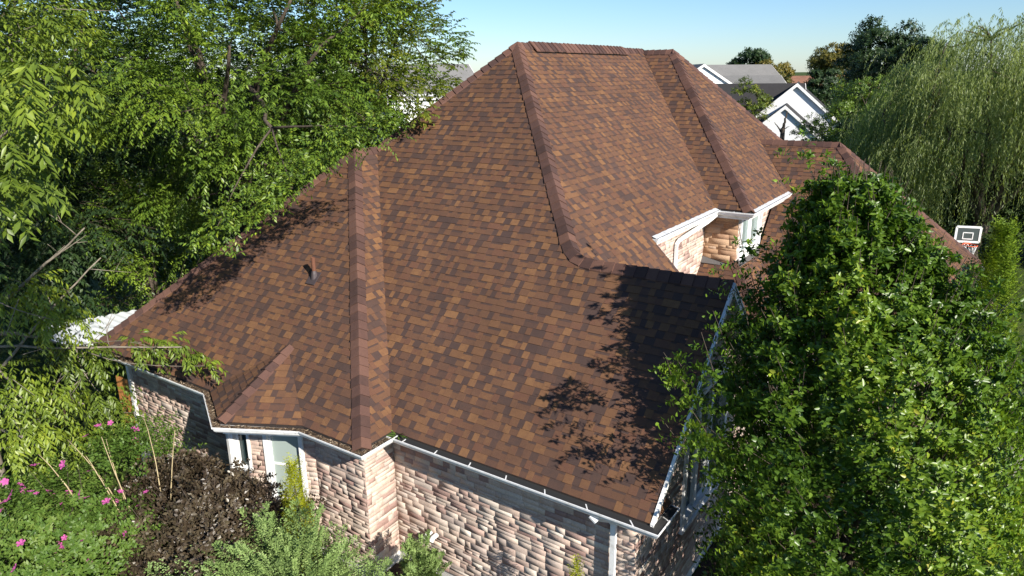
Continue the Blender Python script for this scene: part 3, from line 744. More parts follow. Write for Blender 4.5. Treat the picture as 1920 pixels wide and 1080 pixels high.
def broadleaf(t, c, rad, nb, rb, per, K, lL, lW, m, seed, tw=.5, ntw=260, tr=.22, bark=BARK, kind='pinnate', extra=(), droop=.5, gaps=(), tpl='lance', limbs=9, low=-.8, house=False, up_w=.15):
    r = np.random.default_rng(seed); B = blob_cloud(c, rad, nb, rb, r, low=low)
    R_ = np.full(len(B), rb)*r.uniform(.7, 1.25, len(B))
    if len(extra): B = np.concatenate([B, np.array([e[:3] for e in extra])]); R_ = np.concatenate([R_, [e[3] for e in extra]])
    for g in gaps:
        k = np.linalg.norm(B-np.array(g[:3]), axis=1) > g[3]; B, R_ = B[k], R_[k]
    O, D, base = crown_sprays(B, R_, per, c, r, up_w=up_w); sc_ = np.clip(np.repeat(R_, per)/(.8*rb), .30, 1)
    ok = keep(O, .25) if house else np.ones(len(O), bool)
    ok &= r.random(len(O)) < np.clip(np.repeat(R_, per)/(.75*rb), .3, 1)**1.6
    O, D, base, sc_ = O[ok], D[ok], base[ok], sc_[ok]
    crown(t, [sprays(O, D, tw*sc_*r.uniform(.6, 1.3, len(O)), K, lL, lW, kind, droop, tpl, r, rndbase=base, keepf=keep if house else None)], m)
    mb = MB(); b = Vector(t.location); cc = Vector(c)
    fork = b.lerp(cc, .45); fork.x, fork.y = b.x+(cc.x-b.x)*.35, b.y+(cc.y-b.y)*.35
    limb(mb, b-Vector((0,0,.2)), fork, tr, tr*.75, 0, .04, 8, 10)
    idx = r.permutation(len(B))[:limbs*5]
    mains = []
    for i in idx[:limbs]:
        e = Vector(B[i]); P = limb(mb, fork, e, tr*.55, tr*.1, (e-fork).length*.08, .12, 9, 7); mains.append(P)
    for i in idx[limbs:]:
        e = Vector(B[i]); P = min(mains, key=lambda P: min((p-e).length for p in P)); s_ = min(P, key=lambda p: (p-e).length)
        limb(mb, s_, e, tr*.13, tr*.035, 0, .2, 6, 5)
    for i in r.permutation(len(O))[:min(len(O), ntw)]:
        a = Vector(O[i]); e = a+Vector(D[i])*tw; e = a+Vector(D[i])*tw*float(sc_[i]); mb.tube([a-Vector(D[i])*tw*.4*float(sc_[i]), (a+e)/2, e], [.008, .006, .003], 4, cap=False)
    trunk_of(t, mb, bark)
    return B

# ---- the trees on the left
tB = tree('tree', 'tallest spreading dark green tree behind the left hip of the brown roof', 'tree', (-15.6, 5.2, 0), 'trees along the left of the house')
broadleaf(tB, (-14.6, 5.0, 9.2), (5.6, 5.0, 6.2), 104, .98, 100, 14, .115, .021, GREEN2, 21, tw=.42, tr=.30, house=True, limbs=12, low=-.75,
   extra=[(-9.6,2.3,8.6,1.1),(-8.9,2.9,8.6,.9),(-10.4,2.0,7.9,1.0),(-9.6,3.4,9.6,1.0),(-10.2,3.2,10.6,1.1),(-11.2,2.2,9.6,1.1),(-9.0,4.2,10.4,.9),(-11.0,1.6,7.0,.9),(-9.9,4.0,11.2,1.0),(-10.6,4.2,11.8,1.1),(-12,1.2,8.2,1.0),(-9.3,2.3,7.2,.34)],
   gaps=[(-13.9,4.3,10.3,1.0),(-14.8,5.0,10.4,1.2),(-16.2,6.0,10.5,1.3),(-18,7.2,10.5,1.3)])
r = np.random.default_rng(210); OV = np.array([(-5.75,1.25,8.1),(-6.2,1.04,7.95),(-6.65,.79,7.7),(-6.95,.55,7.48),(-7.2,.31,7.25),(-7.25,.0,6.98),(-7.38,-.22,6.75),(-7.75,-.37,6.58),(-8.02,-.62,6.36),(-8.22,-.79,6.2),(-7.4,.75,7.55),(-6.9,1.1,7.9),(-7.9,.1,7.0),(-8.3,-.3,6.6)])
O = np.repeat(OV, 34, 0)+r.normal(0, .15, (34*len(OV), 3)); D = r.normal(0, .6, O.shape)+np.array([.1,-.1,.15])
l_ = sprays(O, D, r.uniform(.16,.32,len(O)), 12, .088, .017, 'pinnate', .5, 'lance', r)
under(build('bough_leaves', l_[0], l_[1], GREEN2, None, {'rnd': l_[2]}), tB)
mb = MB(); P_ = limb(mb, (-14.2,4.7,8.6), (-8.6,1.1,8.0), .09, .035, .5, .02, 12); P_ = [P_[-1]]
limb(mb, P_[0], (-5.9,1.2,8.05), .03, .008, .12, .02, 8, 5); limb(mb, P_[0], (-8.15,-.7,6.3), .025, .008, .25, .05, 8, 5); limb(mb, P_[0], (-7.2,.3,7.2), .022, .008, .1, .05, 7, 5)
trunk_of(tB, mb, BARK, 'bough')
tC = tree('tree', 'sunlit yellow green tree whose crown shows just left of the roof peak', 'tree', (-14.2, 8.2, 0), 'trees along the left of the house')
broadleaf(tC, (-12.5, 6.9, 9.3), (2.5, 2.5, 2.9), 46, .85, 60, 12, .105, .023, YGREEN, 22, tw=.45, tr=.17, house=True, limbs=8,
   extra=[(-8.5,5.6,8.55,.5),(-8.4,6.1,8.7,.5),(-8.2,5.1,8.2,.42),(-8.7,6.4,9.3,.55),(-8.0,4.7,8.1,.35),(-9.5,5.2,9.4,.7),(-9.3,5.6,8.8,.55),(-9.6,5.2,8.4,.6),(-9.9,5.9,10.3,.7)])
tA = tree('tree', 'walnut tree with pale grey trunk leaning over the left corner of the gutter', 'tree', (-12.9, -3.2, 0), 'trees along the left of the house')
exA = [(-9.7,-1.0,3.95,.34),(-9.15,-.85,3.8,.28),(-8.7,-.75,3.68,.20),(-10.2,-1.25,4.0,.3),(-11.7,-1.5,2.6,.55),(-12.1,-1.2,1.8,.55),(-11.5,-2.1,1.9,.6),(-11.5,-1.8,3.5,.5),(-12.2,-1.6,3.6,.55),(-11.2,-3.4,1.9,.6),(-12.3,-2.6,2.6,.7),(-10.6,-2.4,4.7,.45),(-11.3,-2.5,5.1,.7),(-10.6,-2.9,3.3,.5),(-10.2,-3.4,3.0,.5),(-11.2,-3.2,3.6,.7),
       (-4.17,-4.7,8.85,.42),(-4.6,-4.9,8.5,.5),(-5.1,-5.0,8.9,.55),(-5.3,-4.8,8.1,.5),(-5.9,-5.0,8.4,.7),(-4.5,-5.1,8.0,.4),(-6.6,-4.9,8.6,.8),(-6.4,-4.6,7.6,.6),(-7.6,-4.6,8.0,.8),(-8.5,-4.2,7.6,.9),(-9.5,-4.0,7.2,1.0)]
broadleaf(tA, (-12.6, -3.3, 9.5), (3.4, 3.0, 2.7), 44, 1.0, 66, 14, .135, .020, GREEN, 23, tw=.62, ntw=90, tr=.11, bark=PALEB, house=True, limbs=9, extra=exA, low=-.9, droop=.7)
# bare grey boughs and dead twigs low on the walnut
mb = MB()
for a, e, r0 in (((-12.7,-3.1,3.2),(-11.1,-1.3,5.6),.035),((-12.7,-3.1,4.0),(-9.3,-.95,4.0),.028),((-12.8,-3.1,2.6),(-10.4,-2.4,3.1),.04),((-12.6,-2.9,4.6),(-10.2,-1.9,6.4),.04),((-12.7,-3.1,2.2),(-10.6,-3.0,2.2),.035),((-13.0,-3.2,5.2),(-11.2,-2.6,7.2),.04)):
    P = limb(mb, a, e, r0, .012, .2, .15, 9, 6)
    for k in (3, 5, 6, 8):
        d = Vector((random.uniform(-.3,.9), random.uniform(-.6,.5), random.uniform(-.1,.7))).normalized()*random.uniform(.4, .9)
        Q = limb(mb, P[k], P[k]+d, r0*.30, .003, 0, .2, 5, 5)
        limb(mb, Q[3], Q[3]+Vector((random.uniform(-.3,.4), random.uniform(-.3,.3), random.uniform(-.1,.4))), .008, .003, 0, .2, 4, 4)
trunk_of(tA, mb, PALEB, 'dead_branch')
tD = tree('tree', 'feathery silk tree with pinkish blossom low behind the left trees', 'tree', (-17.6, 3.0, 0), 'trees along the left of the house')
broadleaf(tD, (-17.0, 3.2, 4.4), (2.6, 2.4, 2.4), 34, .7, 50, 14, .10, .02, GREEN2, 24, tw=.5, tr=.12, limbs=7)
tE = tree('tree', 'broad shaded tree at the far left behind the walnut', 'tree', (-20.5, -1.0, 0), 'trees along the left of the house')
broadleaf(tE, (-20.0, -.6, 7.8), (4.8, 4.8, 7.4), 95, 1.3, 60, 12,   .17, .03, DEEP, 25, tw=.7, tr=.25, limbs=9)  # this and the next two trees: deep shade put into the leaf colour
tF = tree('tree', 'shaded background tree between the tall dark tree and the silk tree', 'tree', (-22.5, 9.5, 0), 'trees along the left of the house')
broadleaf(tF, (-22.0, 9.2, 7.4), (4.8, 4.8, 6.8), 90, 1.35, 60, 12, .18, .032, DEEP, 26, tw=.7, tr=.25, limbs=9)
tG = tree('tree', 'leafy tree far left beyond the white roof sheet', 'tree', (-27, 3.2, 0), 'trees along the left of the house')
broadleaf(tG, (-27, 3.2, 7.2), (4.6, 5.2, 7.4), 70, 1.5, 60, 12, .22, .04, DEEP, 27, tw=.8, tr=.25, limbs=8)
for i, (x, y, z, rr_, lab) in enumerate(((-15.4,-2.6,1.3,1.5,'leafy green shrub under the pale trunk of the walnut'),(-16.2,2.0,1.4,1.6,'leafy shrub below the silk tree behind the white roof sheet'),(-14.6,-5.2,1.5,1.6,'leafy shrub at the far left edge beside the pink flowers'))):
    t = tree('shrub', lab, 'shrub', (x, y, 0), 'shrubs under the left trees')
    broadleaf(t, (x, y, z), (rr_, rr_, z*.9), 22, .6, 34, 12, .10, .022, GREEN2, 40+i, tw=.4, tr=.05, limbs=6)

# ---- the pear
tP = tree('pear_tree', 'dense upright pear tree with glossy dark green leaves in front of the right gable', 'tree', (1.95, 1.95, 0))
r = np.random.default_rng(31)
n = 8200
cP = np.array([2.12, 1.85, 3.95]); zq = .7+6.8*r.random(n)**.85; ph = r.uniform(0, 2*np.pi, n)
R0 = np.interp(zq, [.6,1.5,3,4.4,5.4,6.1,6.7,7.2,7.6], [1.55,1.85,1.95,1.84,1.48,1.12,.80,.50,.2])
bulge = 1+.10*np.sin(ph*5+zq*1.4)+.07*np.sin(ph*9+1.3+zq*2.3)
q = R0*bulge*r.random(n)**.30
O = np.stack([cP[0]-np.clip(zq-5,0,9)*.16+np.cos(ph)*q, cP[1]+np.sin(ph)*q, zq], -1)
ld = np.array([(1.3,1.7,7.4),(1.5,1.8,7.2),(2.7,2.1,6.35),(2.85,2.1,6.2),(2.6,2.0,6.3),(3.0,2.1,5.9),(1.1,1.7,6.7),(1.9,2.0,6.6),(2.5,2.0,6.1),(2.75,2.0,5.9),(.75,1.5,6.2),(3.2,1.9,5.0)])
lead = np.repeat(ld, 22, 0)+r.normal(0, .24, (len(ld)*22, 3))*np.array([1,1,1.3]); O = np.concatenate([O, lead])
side = np.array([(.32,.28,5.2),(.6,.3,5.25),(.2,.62,4.95),(.55,.2,4.4),(.75,.1,4.55),(.3,.8,4.6),(.6,.9,5.6)]); O = np.concatenate([O, np.repeat(side, 12, 0)+r.normal(0, .15, (84, 3))])
D = unit(O-cP)*np.array([.75,.75,.35])+np.array([0,0,.95])+r.normal(0, .22, O.shape)
gq = np.sin(O[:,0]*4.3+1)*np.sin(O[:,1]*4.9+.4)+.8*np.sin(O[:,2]*3.1+O[:,0]*2)*np.sin(O[:,1]*3-O[:,2]*1.3)
k = keep(O, .3) & ((gq > -.62) | (r.random(len(O)) < .2)) & ((O[:,0] > .62) | ((O[:,2] > 4.3) & (O[:,0] > .1)) | (O[:,1] > 2.4)); O, D = O[k], D[k]
base = np.clip(.5+.35*np.sin(O[:,0]*2.1+O[:,2]*1.7)+r.normal(0, .25, len(O)), 0, 1)
crown(tP, [sprays(O, D, r.uniform(.35, .75, len(O)), 18, .080, .023, 'whorl', 1.15, 'ovate', r, rndbase=base, keepf=keep, curl=.22)], PEARM)
mb = MB(); b = Vector((1.95,1.95,-.1)); fk = Vector((1.95,1.9,1.5)); limb(mb, b, fk, .15, .12, 0, .03, 6, 10)
ml = []
for i in r.permutation(len(O))[:34]:
    e = Vector(O[i]); P = limb(mb, fk if len(ml) < 9 else min(ml, key=lambda P: (P[4]-e).length)[3], e, .06 if len(ml) < 9 else .03, .008, -.2, .08, 8, 6); ml.append(P)
STEMR = bark_mat('shoot', (.10,.055,.03), (.20,.11,.06), 20)
for i in range(0, len(O), 5):
    a = Vector(O[i]); d = Vector(D[i]).normalized(); mb.tube([a-d*.1, a+d*.2, a+d*.42], [.006,.005,.003], 4, cap=False)
trunk_of(tP, mb)

# ---- the willow
def willow(t, c, rad, nst, seed, m, topn=60):
    r = np.random.default_rng(seed); c = np.array(c); rad = np.array(rad)
    nb = topn; v = unit(r.normal(size=(nb, 3))); v[:,2] = np.abs(v[:,2])*.95-.25
    H = c+v*rad*(r.random(nb)**.25)[:,None]
    st = np.repeat(H, nst//nb, 0); n = len(st)
    out = unit(np.repeat(v, nst//nb, 0)*np.array([1,1,.1])+r.normal(0, .35, (n,3))*np.array([1,1,.3]))
    S0 = st+r.normal(0, .55, (n,3))*np.array([1,1,.5])
    Ls = r.uniform(1.2, 3.8, n)
    Ls = np.minimum(Ls, np.maximum(.8, S0[:,2]-.8))
    K = 44; s = (np.arange(K)+.5)/K
    spread = .55*(1-np.exp(-s*3.5))
    P = S0[:,None]+out[:,None]*(spread*1.1)[None,:,None]
    P[...,2] += (.28*np.sin(np.minimum(s*4, np.pi))*1.0)[None]-s[None]*Ls[:,None]
    sway = r.normal(0, .10, (n,1,2))*s[None,:,None]**1.5*Ls[:,None,None]*.4; P[...,:2] += sway
    d = np.stack([r.normal(0,.45,(n,K)), r.normal(0,.45,(n,K)), np.full((n,K), -1.)], -1); N = r.normal(size=(n,K,3))
    base = np.repeat(np.repeat(r.random(nb), nst//nb)*.5+.5*r.random(n), K)
    crown(t, [leaf_mesh(P.reshape(-1,3), d.reshape(-1,3), N.reshape(-1,3), .15*r.uniform(.7,1.3,n*K), .013*r.uniform(.8,1.3,n*K), 'lance', np.clip(base*.65+.35*r.random(n*K),0,1), .1)], m)
    mb = MB(); b = Vector(t.location); fk = b+Vector((.2,0,2.6)); limb(mb, b-Vector((0,0,.2)), fk, .42, .34, 0, .05, 6, 10)
    ms = []
    for h in H[:14]:
        ms.append(limb(mb, fk, Vector(h), .17, .03, (Vector(h)-fk).length*.12, .12, 9, 7))
    for h in H[14:]:
        e = Vector(h); P_ = min(ms, key=lambda P: min((p-e).length for p in P)); limb(mb, min(P_, key=lambda p: (p-e).length), e, .05, .015, .2, .15, 6, 5)
    trunk_of(t, mb)
tW = tree('willow_tree', 'weeping willow with long hanging pale green strands on the right', 'tree', (2.6, 28.2, 0))
willow(tW, (3.4, 28.0, 7.3), (5.2, 4.2, 5.6), 4600, 51, WILM, 130)
tW2 = tree('willow_tree', 'lower weeping willow left of the tall one, behind the far wing roof', 'tree', (-2.2, 27.6, 0))
willow(tW2, (-1.9, 27.6, 4.8), (2.5, 2.6, 2.9), 1100, 52, WILM, 50)

# ------------------------------------------------------------------ conifers and shrubs by the house
def frond_plume(O, D, L, m, t, seed, nb=15, wid=.42, scale_l=.046, scale_w=.0105, K=10, name='crown'):
    """flat feathery fronds: an axis, branchlets in two ranks, scale leaves on each branchlet"""
    r = np.random.default_rng(seed); n = len(O); D = unit(D)
    s = (np.arange(nb)+.6)/nb
    P = O[:,None]+D[:,None]*(s[None]*L[:,None])[...,None]; P[...,2] -= .18*(s**2)[None]*L[:,None]
    sd = unit(np.cross(D, np.array([0,0,1.]))+r.normal(0, .45, (n,3))); sg = np.where(np.arange(nb) % 2 == 0, 1., -1.)
    d = D[:,None]*.95+sd[:,None]*sg[None,:,None]*.72+r.normal(0, .10, (n,nb,3))
    bl = (wid*L)[:,None]*(1.02-s)[None]**.8*r.uniform(.75, 1.2, (n,nb))+.03
    # the tip carries on along the axis
    base = np.repeat(r.random(n)*.6+.2, nb)
    return sprays(P.reshape(-1,3), d.reshape(-1,3), bl.reshape(-1), K, scale_l, scale_w, 'pinnate', -.12, 'lance', r, .12, base, 0.0)
def cone_tree(name, label, base, h, rad, n, m, seed, group=None, leaf=.05, tip=.9, K=10, w=.008, L0=.30, lean=.9):
    t = tree(name, label, 'conifer', base, group); r = np.random.default_rng(seed); b = np.array(base)
    z = r.random(n)**.85; a = r.uniform(0, 6.28, n); prof = np.minimum(1, (1-z)**tip*1.15)*np.minimum(1, .55+z*3)
    bul = 1+.12*np.sin(a*6+z*9)+.08*np.sin(a*11-z*14)
    rr_ = rad*prof*bul*r.uniform(.72, 1.0, n)
    O = b+np.stack([np.cos(a)*rr_, np.sin(a)*rr_, z*h*.97], -1)
    D = np.stack([np.cos(a)*.55, np.sin(a)*.55, np.full(n, lean)], -1)+r.normal(0, .16, (n,3))
    crown(t, [sprays(O, D, L0*r.uniform(.6, 1.2, n), K, leaf, w, 'pinnate', -.15, 'lance', r, .15, r.random(n), 0)], m)
    trunk_of(t, MB().tube([b-[0,0,.1], b+[0,0,h*.5], b+[0,0,h*.9]], [rad*.12, rad*.08, .01], 7))
    return t
# the big feathery cypress in the foreground
tJ = tree('cypress_shrub', 'large feathery pale green cypress in front of the stone corner pillar', 'shrub', (-4.35, -2.55, 0))
r = np.random.default_rng(61); n = 300; b = np.array((-4.35, -2.55, 0))
v = unit(r.normal(size=(n,3))); v[:,2] = np.abs(v[:,2]); O = b+np.array([0,0,1.0])+v*np.array([1.0,.85,1.15])*(r.random(n)**.5)[:,None]
D = v*np.array([1,1,.8])+np.array([0,0,.45])+r.normal(0, .2, (n,3))
ex = np.array([(-5.35,-2.75,1.95),(-5.6,-2.6,1.8),(-5.3,-2.35,2.0),(-4.95,-2.5,2.2),(-3.7,-2.6,2.0),(-3.5,-2.3,1.9),(-4.45,-2.3,2.35),(-4.15,-2.5,2.4),(-4.9,-3.2,2.0),(-5.1,-3.3,1.9),(-4.6,-3.2,2.1)])
exd = np.array([(-.9,-.1,.35),(-.9,.1,.3),(-.7,.2,.6),(-.25,.1,1.),(.7,.1,.5),(.9,.2,.3),(-.2,.2,1.),(.1,.1,1.),(-.8,-.6,.55),(-.9,-.4,.4),(-.5,-.5,.8)])
O = np.concatenate([O, np.repeat(ex, 3, 0)+r.normal(0,.1,(33,3))]); D = np.concatenate([D, np.repeat(exd, 3, 0)+r.normal(0,.15,(33,3))])
crown(tJ, [frond_plume(O, D, r.uniform(.55, 1.0, len(O)), JUNI, tJ, 62)], JUNI)
mb = MB(); limb(mb, b-[0,0,.1], b+[0,0,1.5], .09, .05, 0, .05)
for i in range(40): limb(mb, Vector(b)+Vector((0,0,random.uniform(.3,1.5))), O[i*7], .025, .008, .1, .1, 6, 5)
trunk_of(tJ, mb)
cone_tree('arborvitae', 'small golden green cone conifer between the bay window and the feathery cypress', (-4.95,-1.95,0), 3.42, .42, 1100, GOLD, 63, 'small conifers by the front wall', leaf=.038, w=.006, L0=.20)
tS = tree('cypress_shrub', 'small feathery green cypress at the foot of the long front wall', 'shrub', (-3.72, -.62, 0))
r = np.random.default_rng(64); n = 70; b = np.array((-3.72,-.62,0)); v = unit(r.normal(size=(n,3))); v[:,2] = np.abs(v[:,2])
O = b+np.array([0,0,.75])+v*np.array([.28,.25,.75])*(r.random(n)**.5)[:,None]; D = v*np.array([.7,.7,.5])+np.array([0,0,.8])
crown(tS, [frond_plume(O, D, r.uniform(.25, .5, n), JUNI, tS, 65)], JUNI); trunk_of(tS, MB().tube([b, b+[0,0,1.0]], [.03,.01], 6))
cone_tree('arborvitae', 'tip of a little yellow green conifer beside the downspout', (-.98,-.30,0), 2.3, .26, 420, GOLD, 66, 'small conifers by the front wall', leaf=.036, w=.006, L0=.16)
cone_tree('arborvitae', 'tall bright yellow green conifer at the right edge beyond the pear tree', (3.42,9.6,0), 5.9, .92, 2800, ARBM, 67, 'conifers beside the path', leaf=.075, w=.012, L0=.36)
cone_tree('arborvitae', 'short dark conifer against the low corner of the far wing roof', (2.95,8.2,0), 5.35, .42, 1000, DEEP, 68, 'conifers beside the path', leaf=.06, w=.011, L0=.28)  # dark leaf colour paints in the shade it stands in
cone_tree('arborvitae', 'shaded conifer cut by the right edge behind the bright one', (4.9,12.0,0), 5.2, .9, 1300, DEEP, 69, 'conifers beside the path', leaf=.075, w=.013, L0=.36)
# dark ninebark
tN = tree('ninebark_shrub', 'dark maroon leaved shrub under the bay window', 'shrub', (-6.9,-2.4,0))
broadleaf(tN, (-6.9,-2.35,1.40), (1.95,1.05,1.05), 56, .45, 70, 13, .078, .024, MAROON, 71, tw=.42, ntw=30, tr=.05, limbs=10, kind='whorl', droop=.9, extra=[(-6.0,-1.8,2.15,.4),(-5.7,-1.5,2.0,.3),(-6.6,-1.9,2.35,.4),(-7.6,-2.1,2.3,.42),(-8.3,-2.2,2.1,.45),(-8.8,-2.0,1.9,.4),(-8.2,-2.9,1.9,.45),(-8.6,-2.5,1.7,.45),(-7.8,-3.2,1.7,.45),(-7.1,-3.1,1.7,.4)], low=-.5)
# rose of Sharon
tH = tree('flowering_shrub', 'pink flowering green shrub in the bottom left corner', 'shrub', (-8.2,-4.0,0))
BH = broadleaf(tH, (-8.6,-4.1,1.3), (1.85,1.5,1.15), 64, .48, 56, 13, .072, .021, HIB, 72, tw=.42, ntw=40, tr=.06, limbs=12, kind='whorl', droop=.3, extra=[(-9.2,-2.6,2.5,.4),(-9.5,-2.1,2.3,.45),(-9.8,-1.6,2.2,.4),(-8.6,-2.7,2.6,.4),(-9.0,-1.7,2.1,.4)], low=-.5)
mb = MB()
for a, e in (((-8.0,-3.0,1.9),(-8.9,-2.7,3.1)),((-7.9,-3.0,1.9),(-8.6,-3.0,3.1)),((-8.0,-3.1,2.0),(-9.3,-3.0,3.0)),((-7.7,-2.6,2.1),(-8.4,-2.3,3.2)),((-7.6,-2.5,2.1),(-7.7,-2.2,3.2)),((-7.8,-3.2,2.0),(-8.2,-3.4,3.1)),((-9.3,-4.3,2.2),(-9.6,-4.4,3.1)),((-8.4,-3.6,2.4),(-9.0,-3.9,3.1))):
    for k in range(1):
        j = Vector((random.uniform(-.1,.1), random.uniform(-.1,.1), random.uniform(-.1,.1))); limb(mb, Vector(a), Vector(e)+j*1.6, .013, .005, .05, .08, 7, 5)
trunk_of(tH, mb, STEM, 'dry_stem')
def flower_mesh():
    V = [(0,0,0)]; F = []
    for k in range(5):
        a = k*2*math.pi/5
        for da, rr_, zz in ((-.55,.028,.012),(-.35,.047,.02),(0,.052,.014),(.35,.047,.02),(.55,.028,.012)): V.append((math.cos(a+da)*rr_, math.sin(a+da)*rr_, zz))
        i = 1+5*k; F.append([0,i,i+1,i+2,i+3,i+4])
    return V, F
fl = None; r = np.random.default_rng(73)
for i in range(90):
    q = BH[r.integers(len(BH))]; v = unit(np.array([r.normal(), r.normal()-.6, abs(r.normal())+.8])); p = Vector(q)+Vector(v)*.72
    if p.z < 1.3: p.z += .8
    if fl is None: fl = build('flower', *flower_mesh(), PINK, None, {'rnd': [.4]*5}); o = fl
    else: o = fl.copy(); COL.objects.link(o)
    o.parent = tH; o.location = p-Vector(tH.location); o.rotation_euler = (r.normal(.3,.5), r.normal(0,.5), r.uniform(0,6)); o.scale = (s_ := r.uniform(.9, 1.6), s_, s_)
    if i % 4 == 1 and i < 17:
        o.data = o.data.copy(); o.data.attributes['rnd'].data.foreach_set('value', np.full(5, .95 if i % 8 == 1 else .05, np.float32))
# weed in the gutter
tWd = tree('weed', 'small green weed growing in the gutter at the roof valley', 'weed', (-4.66, .02, 3.03))
r = np.random.default_rng(74); n = 16; a = r.uniform(0, 6.28, n); O = np.tile([-4.66,.0,3.05], (n,1)); D = np.stack([np.cos(a), np.sin(a), r.uniform(.3,1.1,n)], -1)
V, F, A = leaf_mesh(O, D, np.tile([0,0,1.], (n,1))+r.normal(0,.3,(n,3)), .27*r.uniform(.6,1.2,n), .013, 'lance', None, .5)
under(build('leaves', V, F, HIB, None, {'rnd': A}), tWd)

# ------------------------------------------------------------------ yard things
HOOP = thing('basketball_hoop', 'basketball hoop with clear white framed backboard and orange rim beneath the willow', 'basketball hoop', (2.5, 21.9, 0))
d_ = Vector((.30,-.95,0)).normalized(); s_ = Vector((-d_.y, d_.x, 0)); zz = Vector((0,0,1)); C0 = Vector((2.54, 21.1, 3.45))
f = MB(); W_, H_ = .37, .26
for u0, v0, hw, hh in ((0,H_,W_,.035),(0,-H_,W_,.035),(-W_,0,.035,H_),(W_,0,.035,H_)): f.obox(C0+s_*u0+zz*v0, s_*hw, d_*.02, zz*hh)
under(f.build('backboard_frame', WHITE), HOOP)
bgm = leaf_mat('acrylic', [(0,(.10,.12,.12)),(1,(.10,.12,.12))], rough=.1, spec=.5, trans=.3, tint=(1,1,1)); under(MB().obox(C0, s_*(W_-.03), d_*.006, zz*(H_-.03)).build('backboard', bgm), HOOP)
f = MB()
for u0, v0, hw, hh in ((0,.06,.15,.016),(0,-.16,.15,.016),(-.15,-.05,.016,.12),(.15,-.05,.016,.12)): f.obox(C0+s_*u0+zz*v0+d_*.012, s_*hw, d_*.008, zz*hh)
under(f.build('target_square', WHITE), HOOP)
rim = [C0+d_*(.15+.23)+zz*-.30+s_*(.23*math.cos(a))+d_*(.23*math.sin(a)) for a in np.linspace(0, 2*math.pi, 20)]
RIMM = mat('orange_rim', (.70,.10,.03), .5)
under(MB().tube(rim, .014, 6).obox(C0+d_*.08-zz*.30, s_*.09, d_*.08, zz*.02).build('rim', RIMM), HOOP)
nb_ = MB()
for k in range(12):
    for dk in (-.5, .5):
        P = [C0+d_*.38+zz*(-.30-.42*t)+(s_*math.cos(2*math.pi*k/12+dk*t*2)+d_*math.sin(2*math.pi*k/12+dk*t*2))*(.225-.10*t) for t in (0,.33,.66,1)]
        nb_.tube(P, .007, 4, cap=False)
under(nb_.build('net', WHITE), HOOP)
under(MB().tube([Vector((2.5,21.9,0)), Vector((2.5,21.9,2.6)), C0-d_*.05-zz*.2], .05, 10).tube([Vector((2.5,21.9,2.2)), C0-d_*.05+zz*.2], .03, 8).build('pole', mat('black_metal', (.02,.02,.022), .4)), HOOP)
PC = thing('patio_roof', 'white corrugated sheet roof at the left back corner of the house', 'patio roof', (-15.2, .6, 0))
V = []; F = []; nx = 60
for i in range(nx+1):
    t = i/nx; p = Vector((-16.9,-.7,2.78)).lerp(Vector((-14.6,2.6,3.12)), t)
    for q in (0, 1): pp = p+Vector((2.6,-1.0,-.02))*q*.0+Vector((2.75,-.15,.06))*q*(1-t*.55); V.append((pp.x, pp.y, pp.z+.022*math.sin(i*1.6)))
F = [(2*i, 2*i+1, 2*i+3, 2*i+2) for i in range(nx)]
under(build('sheet', V, F, mat('white_sheet', (.70,.74,.78), .4), None, smooth=True), PC)
for x, y in ((-16.6,-.4),(-14.7,2.3)): under(MB().box((x-.04,y-.04,0),(x+.04,y+.04,2.72)).build('post', WOODD), PC)
FE = thing('wooden_fence', 'orange stained wooden fence boards against the left corner of the house', 'fence', (-13.2,-.3,0))
for i in range(4): under(MB().box((-13.02-.155*i,-.36+.003*i,.05),(-12.875-.155*i,-.32+.003*i,2.2-.02*(i % 2))).build('board', WOOD), FE)
under(MB().box((-13.52,-.31,1.75),(-12.87,-.27,1.85)).build('rail', WOOD), FE)
for x in (-4.36, -4.22): MB().tube([(x,.40,1.02),(x,.28,1.02),(x,.22,.97)], .045, 10).build('wall_vent', WHITE, HOUSE)

